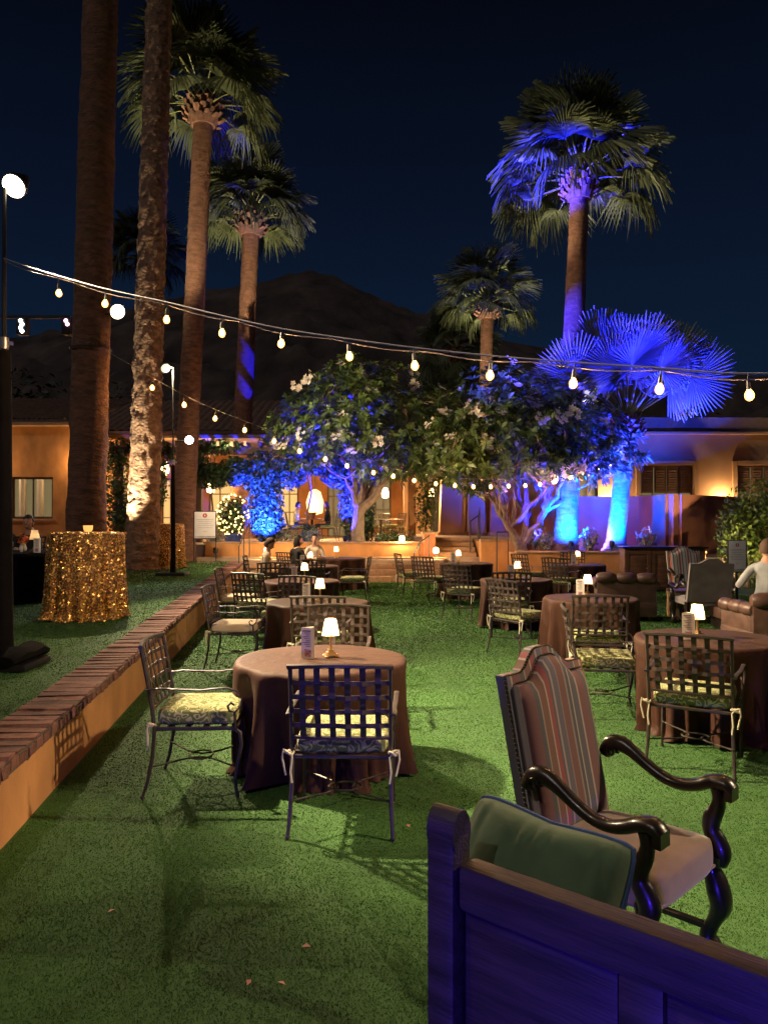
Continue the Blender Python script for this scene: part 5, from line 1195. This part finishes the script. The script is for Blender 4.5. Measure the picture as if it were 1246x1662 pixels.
# blue uplights
def uplight(label, loc, target, energy, color=(.0, .07, 1.0), angle=R(60), lens='blue_lens', blend=.6, sz=.04):
    loc = Vector(loc); t = thing('spotlight', label, 'spotlight', loc, 0, 'ground spotlights'); d = (Vector(target) - loc).normalized()
    MB().lathe([(.07, 0), (.07, .02), (.02, .03), (.02, .1)], 12).build('spike_base', M['black_metal'], t)
    c = Vector((0, 0, .16)); b = MB().tube([c - d * .1, c - d * .05, c + d * .08], [.03, .06, .075], 12, cap=False); h = b.build('housing', M['black_metal'], t); MB().tube([c + d * .03, c + d * .045], [.068, .06], 14).build('lens', M[lens], h)
    lamp('spotlight_beam', 'SPOT', c + d * .10, energy, color, t, target, sz, angle, blend)
BL = (.010, .012, 1.0)
WU = (1, .78, .46); BT = (.0, .042, 1.0)
uplight('blue spotlight at the foot of the tall blue palm', (XD(926, 20.95), 20.95, .84), (XD(922, 22.2), 22.2, 2.2), 4800, BT, R(104), blend=1.0)
uplight('blue spotlight aimed at the tall palm crown', (XD(893, 24.15), 24.15, .84), (XD(930, 22.2), 22.2, 11.2), 9000, BL, R(30))
uplight('blue spotlight at the foot of the silver fan palm', (XD(992, 20.95), 20.95, .84), (XD(1004, 22.0), 22.0, 2.2), 3400, BT, R(104), blend=1.0)
uplight('blue spotlight aimed at the silver fan palm crown', (XD(1030, 20.2), 20.2, .0), (XD(1022, 22.0), 22.0, 6.7), 16000, BL, R(58))
uplight('blue spotlight behind the silver fan palm', (XD(985, 24.0), 24.0, .84), (XD(1010, 22.0), 22.2, 5.8), 2600, BL, R(50))
uplight('added warm fill spotlight beside the silver fan palm', (XD(1080, 20.9), 20.9, .0), (XD(1030, 22.0), 22.0, 6.4), 700, WU, R(60), 'flood')  # added for warm ambient tone on the fans; no lamp known here
uplight('blue spotlight under the vine column', (XD(424, 23.7), 23.7, .95), (X(430), 25.1, 2.1), 7500, (.006, .022, 1), R(76))
uplight('blue spotlight under the patio arch', (XD(566, 23.9), 23.9, .95), (X(546), 25.0, 3.6), 9000, BL, R(84), blend=.9)
uplight('blue spotlight washing the forked tree', (XD(560, 22.95), 22.95, .95), (XD(585, 23), 22.9, 6.0), 1300, BL, R(90))
uplight('blue spotlight under the many stemmed tree', (XD(868, 21.2), 21.2, .84), (XD(860, 21.6), 21.5, 5.5), 1000, BL, R(85))
uplight('warm white spotlight on the peeling palm trunk', (XD(172, 17.55), 17.55, zc(17.55) - .02), (XD(238, 18.5), 18.5, 6.0), 1200, (1, .83, .50), R(52), 'flood')
SX = -5.72
uplight('added unseen warm spotlight behind the peeling palm aimed at the third palm', (SX, 19.02, 3.0), (XD(329, 22), 22.0, 13.4), 1500, WU, R(30), 'flood')  # hidden fill added to light the third palm's crown
uplight('added unseen blue spotlight behind the tallest palm aimed at the tall right palm', (-5.55, 14.88, 4.9), (XD(920, 22.2), 22.2, 12.0), 60000, BL, R(12))  # hidden lamp added for blue patches on the right palm's crown
uplight('added unseen blue spotlight behind the tallest palm aimed at the silver palm', (-5.55, 14.88, 4.4), (XD(1000, 22.0), 22.0, 6.7), 30000, BL, R(17))  # hidden lamp added to reach the fan palm's left leaves
uplight('added unseen warm spotlight behind the peeling palm aimed at the tall right palm', (SX, 19.02, 4.4), (XD(945, 22.2), 22.2, 11.6), 2600, WU, R(20), 'flood')  # hidden fill added to warm the right palm's crown
uplight('added warm spotlight at the patio edge aimed at the shorter palm', (XD(350, 22.1), 22.1, .62), (XD(407, 29), 29.0, 12.6), 3600, WU, R(24), 'flood')  # added to lift this dark crown; its actual source is unknown
uplight('added warm spotlight at the foot of the tall right palm', (XD(950, 24.2), 24.2, .84), (XD(941, 22.2), 22.2, 11.5), 4200, WU, R(26), 'flood')  # added in the planter to light the crown from below
uplight('added unseen warm spotlight beyond the passage below the slim palm', (XD(755, 37.3), 37.3, .0), (XD(791, 40), 40.0, 13.2), 5200, WU, R(26), 'flood')  # added out of sight to brighten the slim palm's crown
uplight('added warm spotlight under the yellow green shrub', (XD(1192, 17.6), 17.6, .0), (XD(1200, 19.2), 19.2, 1.4), 90, (1, .74, .36), R(85), 'flood')  # added to light shrub and nearby wall; source not known
uplight('added warm fill spotlight washing the terracotta corner wall', (XD(1120, 19.3), 19.3, .0), (XD(1115, 22.6), 22.6, 1.6), 420, (1, .70, .38), R(80), 'flood')  # added to warm the corner wall; no lamp seen there
uplight('added violet fill spotlight washing the garden wall', (XD(955, 21.6), 21.6, .84), (XD(1030, 24.2), 24.2, 1.6), 200, (.16, .08, 1.0), R(95))  # added to tint the wall lavender, in place of mixed spill
uplight('added unseen warm spotlight on the right hand light stand', (5.2, 3.04, 3.5), (.95, 2.9, .85), 190, WARM, R(34), 'flood')  # unseen lamp added to light the striped armchair's front
uplight('blue wash spotlight on the grass behind the viewer', (-.60, -.80, .0), (.7, 3.2, .75), 64, (.07, .02, 1.0), R(84))

# lanterns and patio life
def path_lamp(label, loc, e=14):
    t = thing('path_lamp', label, 'lamp', loc, 0, 'low path lamps'); MB().lathe([(.05, 0), (.05, .02), (.015, .03), (.015, .1)], 10).build('stem', M['rail_iron'], t); MB().lathe([(.04, .10), (.085, .14), (.075, .24), (.03, .27)], 12).build('glass', M['lantern'], t)
    lamp('path_lamp_light', 'POINT', (0, -.13, .2), e, (1, .7, .32), t, size=.05)
path_lamp('bright path lamp on the patio wall beside the steps', (XD(652, 22.45), 22.45, 1.04 - .10), 26); path_lamp('small path lamp at the top of the steps', (XD(707, 21.9), 21.9, .62), 12); path_lamp('small path lamp behind the cream sweater sitter', (XD(433, 21.9), 21.9, .62), 12)
def pendant(label, loc, s, glow, e, top):
    t = thing('hanging_lantern', label, 'lantern', loc, 0, 'hanging lanterns of the patio'); MB().lathe([(.04, -.5 * s), (.3 * s, -.42 * s), (.34 * s, 0), (.22 * s, .4 * s), (.05, .5 * s)], 14).build('glass', M[glow], t); MB().tube([(0, 0, .5 * s), (0, 0, top - loc[2])], .012, 5).build('chain', M['rail_iron'], t)
    lamp('lantern_light', 'POINT', (0, -.36 * s - .08, -.1), e, (1, .60, .24), t, size=.15)
pendant('large glowing lantern in the patio arch', (XD(511, 28.5), 28.5, W(0, 815, 28.5).z), .95, 'lantern_big', 150, 4.6)
pendant('glowing lantern above the left patio tables', (XD(342, 28.5), 28.5, W(0, 790, 28.5).z), .45, 'lantern', 90, 4.6)
pendant('glowing lantern above the right patio tables', (XD(625, 29.5), 29.5, W(0, 800, 29.5).z), .4, 'lantern', 110, 4.6)
pendant('small glowing lantern behind the second palm trunk', (XD(266, 27.5), 27.5, W(0, 760, 27.5).z), .55, 'lantern', 90, 4.6)
pendant('small glowing lantern in the brown passage', (XD(700, 27.4), 27.4, W(0, 800, 27.4).z), .3, 'lantern', 60, 4.4)
MB().bbox((0, 0, 0), (9.5, 5.2, .14), .02).build('patio_ceiling', M['shutter'], None, loc=(XD(470, 29.8), 29.9, 4.62), label='dark timber patio ceiling behind the pergola', kind='structure')
tp = thing('fairy_light_topiary', 'round topiary covered in yellow fairy lights on the patio', 'topiary', (XD(378, 24.3), 24.3, .94)); obj('crown', leaf_cloud('crown', [((0, 0, .85), (.5, .45, .65), 1)], 1300, .12, M['vine_leaf'], 7), tp)
MB().lathe([(.22, 0), (.30, .28), (.28, .3)], 14).build('pot', M['blue_pot'], tp)
gl = MB().ball((0, 0, 0), .023, 8, 6).mesh('fairy_bulb', M['fairy']); rr = random.Random(3)
for k in range(95):
    th = rr.uniform(0, 6.28); v = rr.uniform(-.95, 1); q = math.sqrt(1 - v * v); obj('fairy_bulb', gl, tp, (.52 * q * math.cos(th), -.03 - .47 * abs(q * math.sin(th)), .85 + .68 * v))
def simple_table(label, loc, r, h=.75, m1='white_top'):
    t = thing('patio_table', label, 'table', loc, 0, 'patio dining tables'); MB().lathe([(r, h - .03), (r, h)], 18).build('tabletop', M[m1], t); MB().lathe([(.2, 0), (.04, .05), (.04, h - .03)], 10).build('pedestal', M['iron'], t)
def bistro(label, x, y, z, face):
    o = copy_tree(CH[0]); o.location = (x, y, z); o.rotation_euler = (0, 0, -R(face)); o['label'] = label; o['group'] = 'patio dining chairs'
pz = .945
simple_table('round patio table between the two patio diners', (XD(505, 25.6), 25.9, pz), .42, .75, 'wicker'); bk = thing('wicker_basket', 'flared wicker basket on the patio table', 'basket', (XD(505, 25.9), 25.75, pz + .75)); MB().lathe([(.1, 0), (.2, .22), (.21, .22), (.11, .015)], 14).build('basket', M['wicker'], bk)
simple_table('left patio table in the dining area behind the forked tree', (XD(618, 28.0), 28.0, pz), .5); simple_table('right patio table in the dining area near the orange post', (XD(655, 30.0), 30.0, pz), .5); simple_table('patio table behind the left notice board', (XD(345, 27.0), 27.0, pz), .5)
for k, (px, d, f, lab) in enumerate(((600, 27.3, 60, 'patio chair nearest the forked tree'), (640, 27.2, 300, 'patio chair right of the left patio table'), (632, 29.2, 40, 'patio chair between the two patio tables'), (672, 29.3, 320, 'patio chair at the orange post'), (366, 26.4, 320, 'patio chair behind the fairy light topiary'))): bistro(lab, XD(px, d), d, pz, f)
bp_ = thing('flower_pot', 'blue glazed pot with plant under the patio arch', 'flower pot', (XD(500, 23.6), 23.6, .94)); MB().lathe([(.16, 0), (.24, .3), (.26, .32), (.22, .3)], 14).build('pot', M['blue_pot'], bp_); obj('plant', leaf_cloud('plant', [((0, 0, .42), (.25, .22, .2), 1)], 160, .16, M['vine_leaf'], 8, .25), bp_)

# handrails
def rail(label, pts, z0s, h=.9):
    t = thing('handrail', label, 'handrail', (0, 0, 0), 0, 'iron stair handrails')
    for (x, y), z in zip(pts, z0s): MB().tube([(x, y, z - .02), (x, y, z + h)], .016, 6).build('post', M['rail_iron'], t)
    MB().tube([(x, y, z + h) for (x, y), z in zip(pts, z0s)], .02, 6).build('top_bar', M['rail_iron'], t)
rail('iron handrail at the left end of the broad steps', [(XD(388, 20.7), 20.7), (XD(396, 21.3), 21.3), (XD(405, 22.1), 22.1)], [.0, .3, .62], .95)
rail('iron handrail on the planter side of the upper stair', [(XD(804, 20.7), 20.5), (XD(820, 21.0), 20.55)], [.0, .0], 1.35)
rail('iron handrail right of the upper stair', [(XD(763, 22.4), 22.4), (XD(776, 22.9), 22.9), (XD(778, 23.6), 23.6)], [.68, .85, 1.1], .95)
rail('short iron handrail above the broad steps at right', [(XD(672, 21.0), 21.0), (XD(681, 21.5), 21.5), (XD(696, 22.0), 22.0)], [.15, .45, .62], .6)

# fallen petals
pm_ = MB().add([(-.018, 0, .012), (0, -.010, .016), (.02, 0, .012), (.002, .011, .02)], [(0, 1, 2, 3)]).mesh('fallen_petal', M['petal_pink'])
for k, (px, py, lab) in enumerate(((497, 1543, 'pink petal lying on the lawn in the lower middle'), (405, 1602, 'pink petal near the bottom edge left of the bench'), (458, 1603, 'pale petal near the bottom edge beside another petal'), (183, 1485, 'pale petal on the lawn at lower left'), (662, 1346, 'brown petal on the lawn right of the nearest chair'))):
    g = G(px, py); obj('fallen_petal', pm_, None, (g.x, g.y, .012), k * 1.3, lab, 'petal', 'fallen petals on the lawn')

# =================================================================== PEOPLE
def skin_body(segs, mats_of):
    """continuous skinned body: segs = {name: (parent, pos, radius)}; returns verts, faces, material index"""
    names = list(segs); me = bpy.data.meshes.new('tmp'); idx = {n: i for i, n in enumerate(names)}
    me.from_pydata([segs[n][1] for n in names], [(idx[segs[n][0]], idx[n]) for n in names if segs[n][0]], [])
    o = bpy.data.objects.new('tmp', me); COL.objects.link(o)
    bm = bmesh.new(); bm.from_mesh(me); ly = bm.verts.layers.skin.verify(); bm.verts.ensure_lookup_table()
    for n, i in idx.items():
        r = segs[n][2]; bm.verts[i][ly].radius = r if isinstance(r, tuple) else (r, r); bm.verts[i][ly].use_root = (i == 0)
    bm.to_mesh(me); bm.free()
    o.modifiers.new('skin', 'SKIN').use_smooth_shade = True; s = o.modifiers.new('sub', 'SUBSURF'); s.levels = s.render_levels = 2
    dg = bpy.context.evaluated_depsgraph_get(); ev = o.evaluated_get(dg).to_mesh()
    vs = [tuple(v.co) for v in ev.vertices]; fs = [tuple(p.vertices) for p in ev.polygons]
    bones = [(Vector(segs[segs[n][0]][1]), Vector(segs[n][1]), mats_of(n)) for n in names if segs[n][0]]
    mi = []
    for f in fs:
        c = sum((Vector(vs[i]) for i in f), Vector()) / len(f); best = (9, 0)
        for a, b_, m_ in bones:
            ab = b_ - a; t = max(0, min(1, (c - a).dot(ab) / (ab.length_squared + 1e-9))); d = (c - a - ab * t).length
            if d < best[0]: best = (d, m_)
        mi.append(best[1])
    bpy.data.objects.remove(o); bpy.data.meshes.remove(me)
    return vs, fs, mi
def person(label, loc, face, top, hair, style='short', hands=((-.10, .38, .76), (.10, .38, .76)), elbows=None, look=0.0, nod=0.0, lean=.04, sleeves=True, pants='trouser', s=1.0, legs=True):
    """seated figure looking to local +Y; seat height 0.45"""
    t = thing('person', label, 'person', loc, -R(face), 'seated guests'); t.scale = (s, s, s); ln = lean
    el = elbows or ((-.25, .08, .70), (.25, .08, .70))
    S = {'pelvis': (None, (0, -.02, .53), (.15, .13)), 'waist': ('pelvis', (0, -.02 + ln * .4, .68), (.135, .105)), 'chest': ('waist', (0, ln * .8 - .01, .86), (.155, .11)), 'upper': ('chest', (0, ln - .01, .98), (.12, .085)), 'neck': ('upper', (0, ln + .015, 1.06), (.055, .055)), 'skull': ('neck', (0, ln + .03, 1.13), (.055, .06))}
    for q, sx in enumerate((-1, 1)):
        n = 'l' if sx < 0 else 'r'; e = el[q]; h = hands[q]
        S[n + 'shoulder'] = ('upper', (sx * .17, ln - .01, .965), (.062, .06)); S[n + 'elbow'] = (n + 'shoulder', e, (.045, .045)); S[n + 'wrist'] = (n + 'elbow', h, (.028, .028))
        hv = (Vector(h) - Vector(e)).normalized(); S[n + 'palm'] = (n + 'wrist', tuple(Vector(h) + hv * .07), (.036, .018))
        S[n + 'hip'] = ('pelvis', (sx * .10, .03, .52), (.095, .09)); S[n + 'knee'] = (n + 'hip', (sx * .12, .45, .53), (.065, .065)); S[n + 'ankle'] = (n + 'knee', (sx * .12, .43, .09), (.04, .042)); S[n + 'toe'] = (n + 'ankle', (sx * .125, .56, .04), (.035, .03))
    def mo(n):
        if n in ('neck', 'skull') or n.endswith('palm'): return 0
        if n.endswith('wrist'): return 1 if sleeves else 0
        if n in ('waist', 'chest', 'upper') or n.endswith('shoulder') or n.endswith('elbow'): return 1
        return 2
    vs, fs, mi = skin_body(S, mo); b = MB(); b.v = list(vs); b.f = list(fs); b.m = list(mi)
    HM = Matrix.Translation(Vector((0, ln + .05, 1.19))) @ Matrix.Rotation(R(look), 4, 'Z') @ Matrix.Rotation(R(-nod), 4, 'X')
    k = len(b.v); nn, mm = 18, 14
    def headp(th, ph, g=1.0):
        x, y, z = math.sin(ph) * math.cos(th), math.sin(ph) * math.sin(th), -math.cos(ph)
        w = .074 * (1 - .28 * max(0, -z) ** 1.2); yy = .095 * y
        if y > 0 and z < 0: yy *= 1 - .06 * z
        return Vector((x * w * g, yy * g, z * .115 * g))
    for i in range(mm):
        for j in range(nn):
            p = headp(2 * math.pi * j / nn, math.pi * (i + .05) / (mm - .9)); b.v.append(tuple(HM @ p))
    for i in range(mm - 1):
        for j in range(nn):
            j2 = (j + 1) % nn; b.f.append((k + i * nn + j, k + i * nn + j2, k + (i + 1) * nn + j2, k + (i + 1) * nn + j)); b.m.append(0)
    def hb(c, r): 
        q = MB().ball((0, 0, 0), r, 8, 6); b.add([HM @ (Vector(p) + Vector(c)) for p in q.v], q.f, 0)
    hb((0, .10, -.015), (.012, .02, .022)); hb((0, .088, -.058), (.024, .012, .009)); hb((-.076, -.005, -.01), (.010, .02, .03)); hb((.076, -.005, -.01), (.010, .02, .03))
    for q, sx in enumerate((-1, 1)):                             # fingers and thumb
        h = Vector(hands[q]); hv = (h - Vector(el[q])).normalized(); sd = hv.cross(Vector((0, 0, 1))).normalized(); up = sd.cross(hv); p0 = h + hv * .07
        for f_ in range(4):
            o_ = p0 + sd * (.022 * (f_ - 1.5) / 1.5); Lf = (.06, .072, .068, .055)[f_]; b.tube([o_, o_ + hv * Lf * .5, o_ + hv * Lf * .85 - up * Lf * .35], [.0095, .009, .007], 6)
        o_ = h + hv * .02 - sd * sx * .03; b.tube([o_, o_ + (hv * .6 - sd * sx).normalized() * .03, o_ + (hv * .9 - sd * sx * .7).normalized() * .06], [.011, .010, .008], 6)
    b.build('body', [M['skin'], M[top], M[pants]], t, True, 180)
    for sx in (-1, 1):
        q = MB().ball((0, 0, 0), .009, 6, 5); e = MB(); e.add([HM @ (Vector(p) + Vector((sx * .028, .086, .012))) for p in q.v], q.f); e.build('eye', M['hair_black'], t)
    q = MB(); n1, m1 = 20, 12
    for i in range(m1 + 1):
        for j in range(n1):
            th = 2 * math.pi * j / n1; fr = math.sin(th)           # front = +1
            low = {'short': .62 if fr < .25 else .30, 'long': .80 if fr < .3 else .30, 'bob': .72 if fr < .3 else .33}[style]
            ph = math.pi * (1 - low * i / m1); g = 1.16 + .03 * math.sin(j * 2.7 + i)
            p = headp(th, ph, g)
            if style == 'long' and fr < .3 and i > m1 * .6: p.z -= .22 * ((i / m1 - .6) / .4); p.y -= .02; p.x *= 1 + .25 * ((i / m1 - .6) / .4)
            q.v.append(tuple(HM @ (p + Vector((0, -.006, .008)))))
    for i in range(m1):
        for j in range(n1):
            j2 = (j + 1) % n1; q.f.append((i * n1 + j, i * n1 + j2, (i + 1) * n1 + j2, (i + 1) * n1 + j)[::-1]); q.m.append(0)
    q.build('hair', M[hair], t, True, 180)
    return t
person('woman in cream sweater reading at the fourth left table', (-2.50, 15.85, .0), 86, 'cream_knit', 'hair_brown', 'bob', nod=28, lean=.10)
person('person with long black hair facing away near the steps', (-2.03, 17.78, .0), 42, 'black_top', 'hair_black', 'long', look=-20)
person('person in white top with tied dark hair near the steps', (-1.79, 19.70, .0), 165, 'white_top', 'hair_black', 'short', look=-15, sleeves=False)
person('man in grey shirt on the leather sofa at right edge', (XD(1238, 10.35), 10.25, .02), 25, 'grey_shirt', 'hair_brown', 'short', elbows=((-.33, -.12, .74), (.28, .1, .72)), hands=((-.28, .16, .82), (.12, .4, .7)), s=1.08, sleeves=False)
person('dark haired guest at the dark table behind the gold cloth', (XD(54, 12.95), 12.95, tz), 205, 'black_top', 'hair_black', 'bob', look=25)
person('guest at the left edge behind the dark table', (XD(6, 12.9), 12.9, tz), 170, 'black_top', 'hair_black', 'long')
for k, (x_, y_, f_, lab) in enumerate(((XD(54, 12.95), 12.95, 205, 'dining chair under the dark haired guest at far left'), (XD(6, 12.9), 12.9, 170, 'dining chair under the guest at the left edge'))):
    bistro(lab, x_, y_, tz, f_)
person('man in white shirt dining in the patio arch', (XD(480, 26.2), 26.2, pz), 80, 'white_top', 'hair_black', 'short'); bistro('patio chair under the man in white shirt', XD(480, 26.2), 26.2, pz, 80)
person('woman in black dress dining in the patio arch', (XD(533, 25.9), 25.9, pz), 275, 'black_top', 'hair_brown', 'long', sleeves=False); bistro('patio chair under the woman in black dress', XD(533, 25.9), 25.9, pz, 275)
